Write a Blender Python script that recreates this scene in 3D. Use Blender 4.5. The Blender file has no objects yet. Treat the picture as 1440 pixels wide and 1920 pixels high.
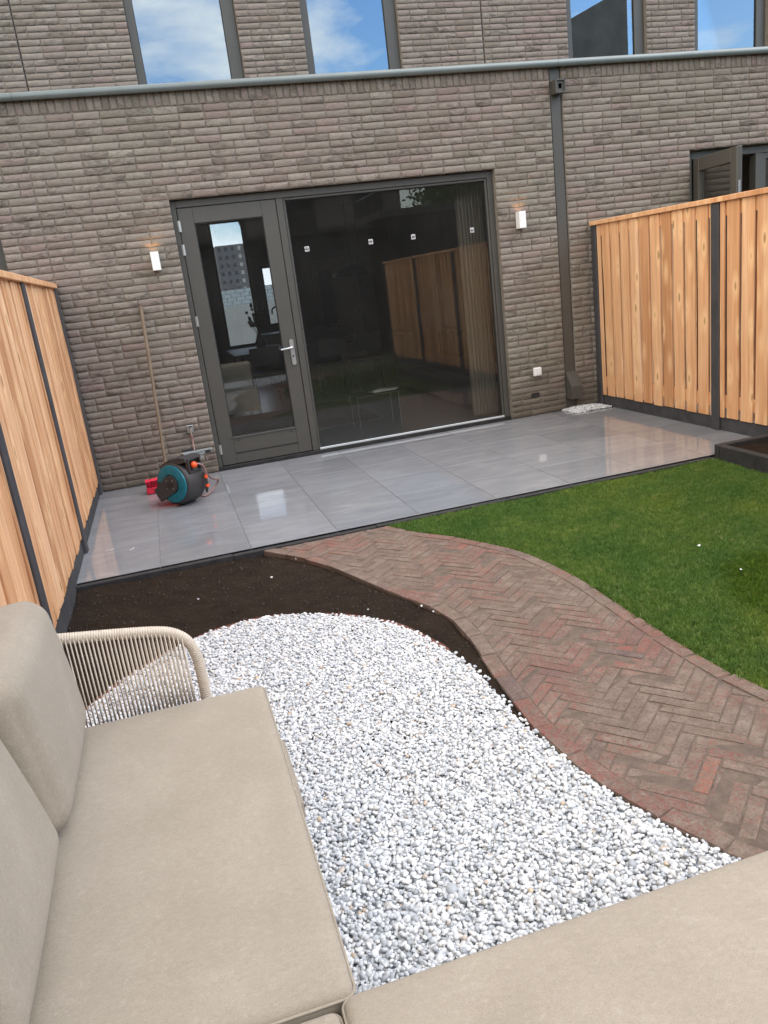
import bpy, bmesh, math, random
import numpy as np
from mathutils import Vector, Matrix, Euler
random.seed(7); rng = np.random.default_rng(7)
S = bpy.context.scene
COL = S.collection
# ------------------------------------------------------------------ camera
def cam_axes(yaw, pitch, roll):
    y, t, r = [math.radians(a) for a in (yaw, pitch, roll)]
    F = Vector((math.sin(y)*math.cos(t), math.cos(y)*math.cos(t), math.sin(t)))
    R = Vector((math.cos(y), -math.sin(y), 0)); U = R.cross(F)
    return R*math.cos(r)+U*math.sin(r), U*math.cos(r)-R*math.sin(r), F
CAMP = Vector((0.7546, -7.7513, 1.6237))
cd = bpy.data.cameras.new('camera'); cam = bpy.data.objects.new('camera', cd); COL.objects.link(cam)
R_, U_, F_ = cam_axes(14.1821, -16.4807, -7.2065)
m3 = Matrix((R_, U_, -F_)).transposed()
cam.matrix_world = Matrix.Translation(CAMP) @ m3.to_4x4()
cd.sensor_fit = 'VERTICAL'; cd.sensor_height = 24; cd.lens = 24*1472.15/1920
cd.clip_start = 0.02; cd.clip_end = 1000
S.camera = cam
# ------------------------------------------------------------------ sky, sun, exposure
SUN_EL, SUN_AZ = 50, 118          # azimuth clockwise from +Y: behind the camera, to its right
w = bpy.data.worlds.new('World'); S.world = w; w.use_nodes = True
nt = w.node_tree; nt.nodes.clear()
def N(t, typ, **kw):
    n = t.nodes.new(typ)
    for k, v in kw.items():
        if k.startswith('i_'):
            n.inputs[int(k[2:]) if k[2:].isdigit() else k[2:]].default_value = v
        else: setattr(n, k, v)
    return n
def L(t, a, b): t.links.new(a, b)
out = N(nt, 'ShaderNodeOutputWorld'); bg = N(nt, 'ShaderNodeBackground'); bg.inputs[1].default_value = 0.15
sky = N(nt, 'ShaderNodeTexSky'); sky.sky_type = 'NISHITA'; sky.sun_disc = False
sky.sun_elevation = math.radians(SUN_EL); sky.sun_rotation = math.radians(SUN_AZ)
sky.air_density = 1.1; sky.dust_density = 0.5; sky.ozone_density = 2.0
tc = N(nt, 'ShaderNodeTexCoord')
mp = N(nt, 'ShaderNodeMapping'); mp.inputs['Scale'].default_value = (1.0, 1.0, 2.4); mp.inputs['Location'].default_value = (0.35, 0.1, 0.2)
n1 = N(nt, 'ShaderNodeTexNoise'); n1.inputs['Scale'].default_value = 2.9; n1.inputs['Detail'].default_value = 9; n1.inputs['Roughness'].default_value = 0.55; n1.inputs['Distortion'].default_value = 0.25
cr = N(nt, 'ShaderNodeValToRGB'); cr.color_ramp.elements[0].position = 0.43; cr.color_ramp.elements[1].position = 0.545
L(nt, tc.outputs['Generated'], mp.inputs[0]); L(nt, mp.outputs[0], n1.inputs[0]); sx_ = N(nt, 'ShaderNodeSeparateXYZ'); L(nt, tc.outputs['Generated'], sx_.inputs[0])
ms_ = N(nt, 'ShaderNodeMath'); ms_.operation = 'MULTIPLY_ADD'; ms_.inputs[1].default_value = -0.16; L(nt, sx_.outputs[0], ms_.inputs[0]); L(nt, n1.outputs[0], ms_.inputs[2]); L(nt, ms_.outputs[0], cr.inputs[0])
mx = N(nt, 'ShaderNodeMixRGB'); mx.inputs[2].default_value = (10.8, 10.2, 9.4, 1)
hs = N(nt, 'ShaderNodeHueSaturation'); hs.inputs['Saturation'].default_value = 1.2; hs.inputs['Value'].default_value = 1.15
L(nt, sky.outputs[0], hs.inputs['Color'])
L(nt, cr.outputs[0], mx.inputs[0]); L(nt, hs.outputs[0], mx.inputs[1]); L(nt, mx.outputs[0], bg.inputs[0]); L(nt, bg.outputs[0], out.inputs[0])
sd = bpy.data.lights.new('sun', 'SUN'); so = bpy.data.objects.new('sun', sd); COL.objects.link(so)
sd.energy = 1.2; sd.angle = math.radians(55); sd.color = (1.0, 0.95, 0.88)
az, el = math.radians(SUN_AZ), math.radians(SUN_EL)
sdir = Vector((math.sin(az)*math.cos(el), math.cos(az)*math.cos(el), math.sin(el)))
so.rotation_euler = sdir.to_track_quat('Z', 'Y').to_euler()
vs = S.view_settings; vs.view_transform = 'Standard'; vs.look = 'None'; vs.gamma = 1; vs.exposure = 1.0
S.display_settings.display_device = 'sRGB'
S.cycles.max_bounces = 10; S.cycles.transparent_max_bounces = 24; S.cycles.glossy_bounces = 5; S.cycles.diffuse_bounces = 4
S.cycles.caustics_reflective = False; S.cycles.caustics_refractive = False
# ------------------------------------------------------------------ materials
def mat(name):
    m = bpy.data.materials.new(name); m.use_nodes = True; t = m.node_tree
    b = t.nodes['Principled BSDF']; return m, t, b
def spec(b, v): b.inputs['Specular IOR Level'].default_value = v
def ramp(t, stops, src=None):
    r = N(t, 'ShaderNodeValToRGB'); e = r.color_ramp.elements
    while len(e) < len(stops): e.new(0.5)
    for i, (p, c) in enumerate(stops):
        e[i].position = p; e[i].color = (c[0], c[1], c[2], 1) if hasattr(c, '__len__') else (c, c, c, 1)
    if src is not None: L(t, src, r.inputs[0])
    return r
def noise(t, scale, detail=4, rough=.55, vec=None, dist=0):
    n = N(t, 'ShaderNodeTexNoise'); n.inputs['Scale'].default_value = scale; n.inputs['Detail'].default_value = detail
    n.inputs['Roughness'].default_value = rough; n.inputs['Distortion'].default_value = dist
    if vec is not None: L(t, vec, n.inputs['Vector'])
    return n
def mapping(t, src, sc=(1, 1, 1), rot=(0, 0, 0)):
    m = N(t, 'ShaderNodeMapping'); m.inputs['Scale'].default_value = sc; m.inputs['Rotation'].default_value = rot; L(t, src, m.inputs[0]); return m
def bump(t, b, h, strength=.4, dist=.01):
    n = N(t, 'ShaderNodeBump'); n.inputs['Strength'].default_value = strength; n.inputs['Distance'].default_value = dist
    L(t, h, n.inputs['Height']); L(t, n.outputs[0], b.inputs['Normal']); return n
def mixc(t, f, a, b_, mode='MIX'):
    n = N(t, 'ShaderNodeMixRGB'); n.blend_type = mode
    for s, k in ((f, 0), (a, 1), (b_, 2)):
        if hasattr(s, 'links'): L(t, s, n.inputs[k])
        elif hasattr(s, '__len__'): n.inputs[k].default_value = (s[0], s[1], s[2], 1)
        else: n.inputs[k].default_value = s
    return n
def math_(t, op, a, b_=None, clamp=False):
    n = N(t, 'ShaderNodeMath'); n.operation = op; n.use_clamp = clamp
    for s, k in ((a, 0), (b_, 1)):
        if s is None: continue
        if hasattr(s, 'links'): L(t, s, n.inputs[k])
        else: n.inputs[k].default_value = s
    return n
def plain(name, col, rough=.5, metal=0, nscale=0, namt=.15, bscale=0, bstr=.2, sp=.5):
    m, t, b = mat(name); b.inputs['Roughness'].default_value = rough; b.inputs['Metallic'].default_value = metal; spec(b, sp)
    b.inputs['Base Color'].default_value = (*col, 1)
    tcn = N(t, 'ShaderNodeTexCoord')
    if nscale:
        n = noise(t, nscale, 5, .6, tcn.outputs['Object'])
        r = ramp(t, [(.3, [c*(1-namt) for c in col]), (.7, [min(1, c*(1+namt)) for c in col])], n.outputs[0])
        L(t, r.outputs[0], b.inputs['Base Color'])
    if bscale:
        n2 = noise(t, bscale, 4, .6, tcn.outputs['Object']); bump(t, b, n2.outputs[0], bstr, .005)
    return m
M = {}
def brick_mat(name, attr):
    m, t, b = mat(name); b.inputs['Roughness'].default_value = .88; spec(b, .25)
    geo = N(t, 'ShaderNodeNewGeometry'); pos = geo.outputs['Position']
    if attr:
        a = N(t, 'ShaderNodeAttribute'); a.attribute_name = 'rnd'; rnd = a.outputs['Fac']
    else:
        a = N(t, 'ShaderNodeObjectInfo'); rnd = a.outputs['Random']
    base = ramp(t, [(0, (0.204, 0.176, 0.142)), (.25, (0.257, 0.231, 0.193)), (.5, (0.232, 0.200, 0.168)), (.72, (0.278, 0.252, 0.211)), (.88, (0.247, 0.195, 0.170)), (1, (0.299, 0.273, 0.229))], rnd)
    # offset the pattern brick by brick
    cmb = N(t, 'ShaderNodeCombineXYZ'); L(t, math_(t, 'MULTIPLY', rnd, 37.).outputs[0], cmb.inputs[1])
    add = N(t, 'ShaderNodeVectorMath'); add.operation = 'ADD'; L(t, pos, add.inputs[0]); L(t, cmb.outputs[0], add.inputs[1])
    mpn = mapping(t, add.outputs[0], (9, 9, 22)); sm = noise(t, 1.0, 6, .7, mpn.outputs[0], .6)
    smr = ramp(t, [(.48, 0), (.62, 1)], sm.outputs[0])
    pick = ramp(t, [(.35, .12), (.9, .75)], math_(t, 'FRACT', math_(t, 'MULTIPLY', rnd, 13.7).outputs[0]).outputs[0])
    f = math_(t, 'MULTIPLY', smr.outputs[0], pick.outputs[0])
    c1 = mixc(t, f.outputs[0], base.outputs[0], (.070, .058, .048))
    big = noise(t, .7, 3, .5, pos)
    tint = ramp(t, [(.35, (1.03, .95, .96)), (.65, (.97, 1.0, .96))], big.outputs[0])
    c2 = mixc(t, 1.0, c1.outputs[0], tint.outputs[0], 'MULTIPLY')
    # damp, dirty brick courses low on the wall (a real stain)
    sx = N(t, 'ShaderNodeSeparateXYZ'); L(t, pos, sx.inputs[0])
    lowz = math_(t, 'ADD', sx.outputs['Z'], math_(t, 'MULTIPLY', noise(t, 1.6, 4, .6, pos).outputs[0], .5).outputs[0])
    lr = ramp(t, [(.25, .62), (.75, 0)], lowz.outputs[0])
    c3 = mixc(t, lr.outputs[0], c2.outputs[0], (.085, .070, .046))
    fine = noise(t, 160, 4, .7, pos); fr = ramp(t, [(.3, .86), (.7, 1.12)], fine.outputs[0])
    w0 = noise(t, 1.0, 3, .55, mapping(t, add.outputs[0], (13, 13, 30), (0, .2, 0)).outputs[0], 2.2)
    w1 = math_(t, 'SUBTRACT', 1.0, math_(t, 'ABSOLUTE', math_(t, 'MULTIPLY', math_(t, 'SUBTRACT', w0.outputs[0], .5).outputs[0], 9.0).outputs[0]).outputs[0], True)
    c4 = mixc(t, 1.0, c3.outputs[0], fr.outputs[0], 'MULTIPLY')
    c4 = mixc(t, math_(t, 'MULTIPLY', w1.outputs[0], .22).outputs[0], c4.outputs[0], (.05, .042, .034)); L(t, c4.outputs[0], b.inputs['Base Color'])
    hh = math_(t, 'ADD', math_(t, 'MULTIPLY', w1.outputs[0], -.55).outputs[0], math_(t, 'MULTIPLY', fine.outputs[0], .22).outputs[0])
    bump(t, b, hh.outputs[0], .40, .0065)
    return m
M['brick'] = brick_mat('brick', False); M['brick_a'] = brick_mat('brick_joined', True)
M['mortar'] = plain('mortar', (0.203, 0.175, 0.141), .95, 0, 30, .2, 120, .3)
def wood_mat():
    m, t, b = mat('larch_wood'); b.inputs['Roughness'].default_value = .62; spec(b, .3)
    tcn = N(t, 'ShaderNodeTexCoord'); oi = N(t, 'ShaderNodeObjectInfo')
    off = N(t, 'ShaderNodeCombineXYZ'); r20 = math_(t, 'MULTIPLY', oi.outputs['Random'], 60.)
    L(t, r20.outputs[0], off.inputs[0]); L(t, r20.outputs[0], off.inputs[2])
    ad = N(t, 'ShaderNodeVectorMath'); ad.operation = 'ADD'; L(t, tcn.outputs['Object'], ad.inputs[0]); L(t, off.outputs[0], ad.inputs[1])
    g = noise(t, 1, 5, .6, mapping(t, ad.outputs[0], (55, 55, 2.2)).outputs[0], 1.2)
    g2 = noise(t, 1, 3, .5, mapping(t, ad.outputs[0], (14, 14, 1.3)).outputs[0], .8)
    base = ramp(t, [(.25, (.62, .315, .150)), (.5, (.72, .405, .210)), (.75, (.80, .50, .295))], g2.outputs[0])
    gr = ramp(t, [(.3, .80), (.62, 1.08)], g.outputs[0])
    c = mixc(t, 1, base.outputs[0], gr.outputs[0], 'MULTIPLY')
    hv = ramp(t, [(0, (.70, .60, .52)), (.25, (.88, .80, .73)), (.5, (1, .98, .95)), (.8, (1.06, 1.1, 1.14)), (1, (.94, .88, .82))], oi.outputs['Random'])
    c = mixc(t, 1, c.outputs[0], hv.outputs[0], 'MULTIPLY')
    # damp orange foot on some boards
    wp = N(t, 'ShaderNodeNewGeometry'); sz = N(t, 'ShaderNodeSeparateXYZ'); L(t, wp.outputs['Position'], sz.inputs[0])
    ft = ramp(t, [(.14, 1), (.36, 0)], math_(t, 'ADD', sz.outputs['Z'], math_(t, 'MULTIPLY', noise(t, 3.2, 3, .5, wp.outputs['Position']).outputs[0], .35).outputs[0]).outputs[0])
    c = mixc(t, ft.outputs[0], c.outputs[0], (.56, .235, .065))
    # knots
    v = N(t, 'ShaderNodeTexVoronoi'); v.inputs['Scale'].default_value = 1.0; L(t, mapping(t, ad.outputs[0], (8, 8, 5.0)).outputs[0], v.inputs['Vector'])
    kr = ramp(t, [(.08, 1), (.15, .0)], v.outputs['Distance'])
    halo = ramp(t, [(.10, .75), (.42, 0)], v.outputs['Distance'])
    c = mixc(t, halo.outputs[0], c.outputs[0], (.90, .60, .32))
    kk = math_(t, 'MULTIPLY', kr.outputs[0], .75)
    c = mixc(t, kk.outputs[0], c.outputs[0], (.30, .14, .055))
    L(t, c.outputs[0], b.inputs['Base Color']); bump(t, b, g.outputs[0], .25, .003)
    return m
M['wood'] = wood_mat()
M['post'] = plain('anthracite_post', (0.046, 0.045, 0.048), .7, 0, 6, .25, 90, .3)
M['concrete'] = plain('anthracite_concrete', (0.044, 0.043, 0.045), .85, 0, 9, .35, 60, .5)
M['frame'] = plain('olive_grey_paint', (0.072, 0.069, 0.059), .42, 0, 3, .05)
M['frame_dark'] = plain('dark_grey_rubber', (.016, .016, .017), .55)
M['alu'] = plain('aluminium', (.62, .66, .66), .38, .3, 4, .06)
M['coping'] = plain('coping_metal', (0.145, 0.166, 0.157), .38, .25, 5, .08)
M['steel'] = plain('satin_steel', (.62, .62, .60), .32, .85)
M['white'] = plain('white_paint', (.78, .77, .74), .45, 0, 8, .04)
M['black'] = plain('black_plastic', (.022, .022, .023), .45, 0, 20, .2)
M['dgrey'] = plain('dark_grey_plastic', (.040, .038, .038), .5, 0, 20, .15, 300, .1)
M['teal'] = plain('turquoise_plastic', (.002, .15, .20), .4, 0, 12, .15)
M['orange'] = plain('orange_plastic', (.85, .10, .02), .35)
M['red'] = plain('red_bristles', (.65, .02, .055), .6, 0, 30, .25)
M['hose'] = plain('brown_hose', (.26, .15, .135), .5, 0, 20, .2)
M['galv'] = plain('galvanised_metal', (.34, .38, .38), .4, .5, 10, .12)
M['pole'] = plain('broom_wood', (.17, .125, .08), .7, 0, 10, .15)
M['rope'] = plain('sand_rope', (0.551, 0.474, 0.378), .75, 0, 60, .1, 400, .3)
M['rust'] = plain('rusty_edging', (0.110, 0.034, 0.019), .8, 0, 14, .4, 60, .4)
M['kerb'] = plain('black_kerb_concrete', (.024, .023, .023), .8, 0, 12, .4, 80, .5)
def tile_mat():
    m, t, b = mat('grey_tile'); geo = N(t, 'ShaderNodeNewGeometry'); oi = N(t, 'ShaderNodeObjectInfo'); pos = geo.outputs['Position']
    off = N(t, 'ShaderNodeCombineXYZ'); L(t, math_(t, 'MULTIPLY', oi.outputs['Random'], 50.).outputs[0], off.inputs[2])
    ad = N(t, 'ShaderNodeVectorMath'); ad.operation = 'ADD'; L(t, pos, ad.inputs[0]); L(t, off.outputs[0], ad.inputs[1])
    a = noise(t, 1, 6, .6, mapping(t, ad.outputs[0], (2.2, 7, 1), (0, 0, .35)).outputs[0], 1.0)
    base = ramp(t, [(.3, (0.207, 0.212, 0.222)), (.55, (0.242, 0.248, 0.257)), (.75, (0.281, 0.286, 0.293))], a.outputs[0])
    hv = ramp(t, [(0, .90), (1, 1.10)], oi.outputs['Random'])
    c = mixc(t, 1, base.outputs[0], hv.outputs[0], 'MULTIPLY')
    f = noise(t, 120, 3, .7, pos); c = mixc(t, 1, c.outputs[0], ramp(t, [(.3, .92), (.7, 1.06)], f.outputs[0]).outputs[0], 'MULTIPLY')
    # dried dust smears
    d = noise(t, 1, 5, .6, mapping(t, pos, (1.1, 3.2, 1), (0, 0, -.2)).outputs[0], 1.5)
    dr = ramp(t, [(.55, 0), (.75, .35)], d.outputs[0])
    c = mixc(t, dr.outputs[0], c.outputs[0], (0.376, 0.372, 0.360))
    L(t, c.outputs[0], b.inputs['Base Color'])
    rr = ramp(t, [(.35, .03), (.8, .11)], noise(t, 2.4, 4, .6, pos).outputs[0]); L(t, rr.outputs[0], b.inputs['Roughness'])
    spec(b, .75)
    bump(t, b, noise(t, 3.0, 3, .5, pos).outputs[0], .03, .01)
    return m
M['tile'] = tile_mat()
M['grout'] = plain('tile_grout', (0.240, 0.240, 0.236), .9)
def paver_mat(name, attr):
    m, t, b = mat(name); b.inputs['Roughness'].default_value = .92; spec(b, .2)
    geo = N(t, 'ShaderNodeNewGeometry'); pos = geo.outputs['Position']
    if attr:
        a = N(t, 'ShaderNodeAttribute'); a.attribute_name = 'rnd'; rnd = a.outputs['Fac']
    else:
        a = N(t, 'ShaderNodeObjectInfo'); rnd = a.outputs['Random']
    base = ramp(t, [(0, (0.225, 0.072, 0.056)), (.35, (0.171, 0.085, 0.068)), (.55, (0.253, 0.089, 0.068)), (.75, (0.118, 0.080, 0.074)), (.9, (0.271, 0.102, 0.068)), (1, (0.149, 0.102, 0.089))], rnd)
    n = noise(t, 75, 4, .75, pos); pat = noise(t, 1.9, 5, .65, pos)
    msk = math_(t, 'ADD', n.outputs[0], math_(t, 'MULTIPLY', math_(t, 'SUBTRACT', pat.outputs[0], .5).outputs[0], .9).outputs[0])
    mr = ramp(t, [(.38, .26), (.51, .95)], msk.outputs[0])
    dust = ramp(t, [(.28, (.125, .092, .072)), (.5, (.172, .133, .106)), (.75, (.26, .208, .168))], noise(t, 14, 6, .75, pos).outputs[0])
    c = mixc(t, mr.outputs[0], base.outputs[0], dust.outputs[0])
    dk = ramp(t, [(.35, .72), (.5, 1.0)], noise(t, 95, 3, .7, pos).outputs[0])
    c = mixc(t, 1, c.outputs[0], dk.outputs[0], 'MULTIPLY')
    L(t, c.outputs[0], b.inputs['Base Color'])
    bump(t, b, n.outputs[0], .7, .006); return m
M['paver'] = paver_mat('paver', False); M['paver_a'] = paver_mat('paver_joined', True)
M['sand'] = plain('joint_sand', (0.119, 0.087, 0.066), .95, 0, 25, .3, 150, .6)
def soil_mat():
    m, t, b = mat('soil'); b.inputs['Roughness'].default_value = .95; spec(b, .15)
    pos = N(t, 'ShaderNodeNewGeometry').outputs['Position']
    c = ramp(t, [(.3, (0.015, 0.009, 0.006)), (.6, (0.027, 0.018, 0.011)), (.8, (0.044, 0.029, 0.019))], noise(t, 7, 7, .7, pos, ).outputs[0])
    L(t, c.outputs[0], b.inputs['Base Color']); bump(t, b, noise(t, 70, 6, .75, pos).outputs[0], 1.0, .012); return m
M['soil'] = soil_mat()
def pebble_mat():
    m, t, b = mat('white_pebble'); b.inputs['Roughness'].default_value = .45; spec(b, .4)
    oi = N(t, 'ShaderNodeObjectInfo'); tcn = N(t, 'ShaderNodeTexCoord')
    r = ramp(t, [(0, (0.342, 0.363, 0.380)), (.10, (0.437, 0.457, 0.472)), (.30, (0.552, 0.565, 0.572)), (.6, (0.627, 0.636, 0.633)), (.90, (0.703, 0.702, 0.693)), (.988, (0.589, 0.565, 0.518)), (.994, (0.475, 0.339, 0.249)), (1, (0.570, 0.471, 0.334))], oi.outputs['Random'])
    n = noise(t, 90, 3, .6, tcn.outputs['Object']); c = mixc(t, 1, r.outputs[0], ramp(t, [(.3, .88), (.65, 1.05)], n.outputs[0]).outputs[0], 'MULTIPLY')
    L(t, c.outputs[0], b.inputs['Base Color']); b.inputs['Subsurface Weight'].default_value = 0
    return m
M['pebble'] = pebble_mat()
M['gravel_base'] = plain('gravel_base', (0.492, 0.522, 0.553), .9, 0, 90, .5, 90, 1.0)
def grass_mat():
    m, t, b = mat('grass'); b.inputs['Roughness'].default_value = .55; spec(b, .3)
    oi = N(t, 'ShaderNodeObjectInfo'); pos = N(t, 'ShaderNodeNewGeometry').outputs['Position']
    r = ramp(t, [(0, (0.086, 0.156, 0.028)), (.5, (0.126, 0.220, 0.042)), (.9, (0.177, 0.286, 0.059)), (1, (0.303, 0.333, 0.120))], oi.outputs['Random'])
    p = ramp(t, [(.33, (.70, .84, .80)), (.5, (1, 1, 1)), (.68, (1.38, 1.18, .95))], noise(t, 1.5, 5, .65, pos).outputs[0])
    c = mixc(t, 1, r.outputs[0], p.outputs[0], 'MULTIPLY')
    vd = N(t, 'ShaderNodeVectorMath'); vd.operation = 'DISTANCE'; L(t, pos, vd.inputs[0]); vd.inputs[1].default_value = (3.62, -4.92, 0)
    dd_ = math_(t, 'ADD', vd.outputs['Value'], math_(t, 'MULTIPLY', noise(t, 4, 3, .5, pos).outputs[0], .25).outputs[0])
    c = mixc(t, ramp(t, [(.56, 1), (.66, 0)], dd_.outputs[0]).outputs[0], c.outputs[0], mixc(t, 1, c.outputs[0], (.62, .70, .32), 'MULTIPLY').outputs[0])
    L(t, c.outputs[0], b.inputs['Base Color'])
    b.inputs['Subsurface Weight'].default_value = 0
    tr = N(t, 'ShaderNodeBsdfTranslucent'); L(t, c.outputs[0], tr.inputs[0]); mxs = N(t, 'ShaderNodeMixShader'); mxs.inputs[0].default_value = .42
    o = t.nodes['Material Output']; L(t, b.outputs[0], mxs.inputs[1]); L(t, tr.outputs[0], mxs.inputs[2]); L(t, mxs.outputs[0], o.inputs[0])
    return m
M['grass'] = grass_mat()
M['turf'] = plain('turf_soil', (.06, .085, .025), .95, 0, 20, .3)
def fabric_mat():
    m, t, b = mat('beige_fabric'); b.inputs['Roughness'].default_value = .9; spec(b, .2)
    tcn = N(t, 'ShaderNodeTexCoord'); o = tcn.outputs['Object']
    blot = noise(t, 5, 5, .6, o); fl = noise(t, 1, 4, .7, mapping(t, o, (70, 110, 70)).outputs[0], .3)
    c = ramp(t, [(.3, (0.313, 0.269, 0.202)), (.55, (0.338, 0.289, 0.222)), (.75, (0.367, 0.318, 0.244))], blot.outputs[0])
    c = mixc(t, 1, c.outputs[0], ramp(t, [(.3, .90), (.6, 1.0), (.75, 1.10)], fl.outputs[0]).outputs[0], 'MULTIPLY')
    gr_ = noise(t, 420, 3, .8, o); c = mixc(t, 1, c.outputs[0], ramp(t, [(.3, .80), (.7, 1.18)], gr_.outputs[0]).outputs[0], 'MULTIPLY')
    li = noise(t, 1, 6, .8, mapping(t, o, (46, 60, 46), (0, 0, .4)).outputs[0], .8); c = mixc(t, ramp(t, [(.57, 0), (.74, .40)], li.outputs[0]).outputs[0], c.outputs[0], (.50, .46, .40))
    wv = N(t, 'ShaderNodeTexWave'); wv.inputs['Scale'].default_value = 260; wv.bands_direction = 'Y'; wv.inputs['Distortion'].default_value = 1.0; L(t, o, wv.inputs[0])
    wx = N(t, 'ShaderNodeTexWave'); wx.inputs['Scale'].default_value = 260; wx.bands_direction = 'X'; wx.inputs['Distortion'].default_value = 1.0; L(t, o, wx.inputs[0])
    h = math_(t, 'ADD', wv.outputs[0], wx.outputs[0])
    L(t, c.outputs[0], b.inputs['Base Color'])
    h2 = math_(t, 'ADD', math_(t, 'MULTIPLY', h.outputs[0], .22).outputs[0], math_(t, 'MULTIPLY', noise(t, 5, 3, .5, o).outputs[0], 1.2).outputs[0])
    bump(t, b, h2.outputs[0], .30, .006)
    b.inputs['Sheen Weight'].default_value = .15; return m
M['fabric'] = fabric_mat()
def glass_mat(name, refl, tint, base):
    m = bpy.data.materials.new(name); m.use_nodes = True; t = m.node_tree; t.nodes.clear()
    o = N(t, 'ShaderNodeOutputMaterial'); g = N(t, 'ShaderNodeBsdfGlossy'); g.inputs['Roughness'].default_value = .0; g.inputs['Color'].default_value = (*refl, 1)
    tr = N(t, 'ShaderNodeBsdfTransparent'); tr.inputs[0].default_value = (*tint, 1)
    fz = N(t, 'ShaderNodeFresnel'); fz.inputs[0].default_value = 1.55
    f2 = math_(t, 'ADD', math_(t, 'MULTIPLY', fz.outputs[0], (1.9 if base > .1 else .88)).outputs[0], base, True)
    ms = N(t, 'ShaderNodeMixShader'); L(t, f2.outputs[0], ms.inputs[0]); L(t, tr.outputs[0], ms.inputs[1]); L(t, g.outputs[0], ms.inputs[2])
    df = N(t, 'ShaderNodeBsdfDiffuse'); df.inputs[0].default_value = (.62, .60, .55, 1); md = N(t, 'ShaderNodeMixShader')      # faint diffuse haze mixed in to lift the blacks of the panes
    dn = noise(t, 1.6, 5, .65, N(t, 'ShaderNodeNewGeometry').outputs['Position']); dr = ramp(t, [(.3, .006), (.7, .017)], dn.outputs[0]); L(t, dr.outputs[0], md.inputs[0])
    L(t, ms.outputs[0], md.inputs[1]); L(t, df.outputs[0], md.inputs[2]); L(t, md.outputs[0], o.inputs[0])
    return m
M['glass'] = glass_mat('window_glass', (.94, .95, .93), (.93, .93, .915), .0)
M['glass_front'] = glass_mat('sky_dimming_glass', (.9, .93, .95), (.60, .65, .72), .0)  # tint added to dim the sky seen through the front panes
M['glass_up'] = glass_mat('coated_glass', (.72, .86, 1.0), (.45, .5, .5), .16)
M['wallpaint'] = plain('dark_interior_paint', (.30, .28, .25), .8, 0, 3, .1)
M['ceil'] = plain('ceiling_paint', (.55, .53, .5), .85)
M['intfloor'] = plain('interior_floor', (0.269, 0.263, 0.252), .3, 0, 1.5, .1)
M['curtain'] = plain('curtain_linen', (0.319, 0.292, 0.231), .9, 0, 20, .06)
M['dark_furniture'] = plain('dark_furniture', (0.045, 0.041, 0.036), .45)
M['sofa_in'] = plain('grey_upholstery', (.12, .12, .115), .9)
M['rug'] = plain('interior_rug', (.20, .17, .14), .95, 0, 12, .2)
M['doorwhite'] = plain('white_interior_door', (.62, .60, .55), .5)
M['obrick'] = plain('dark_far_brick', (0.162, 0.148, 0.137), .9, 0, 1.2, .25)
M['slate'] = plain('slate_roof', (.045, .048, .055), .7, 0, 3, .25)
M['leaf'] = plain('leaf', (.055, .115, .02), .6, 0, 3, .4)
M['bark'] = plain('bark', (.08, .06, .04), .9)
M['asphalt'] = plain('asphalt', (.06, .06, .06), .9, 0, 3, .2)
M['ground'] = plain('ground_earth', (.055, .060, .030), .95, 0, .6, .4)
M['palewall'] = plain('pale_render', (.52, .49, .40), .9, 0, 3, .08)
M['white_brick'] = plain('white_brick', (.50, .54, .50), .85, 0, 8, .15)
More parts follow.
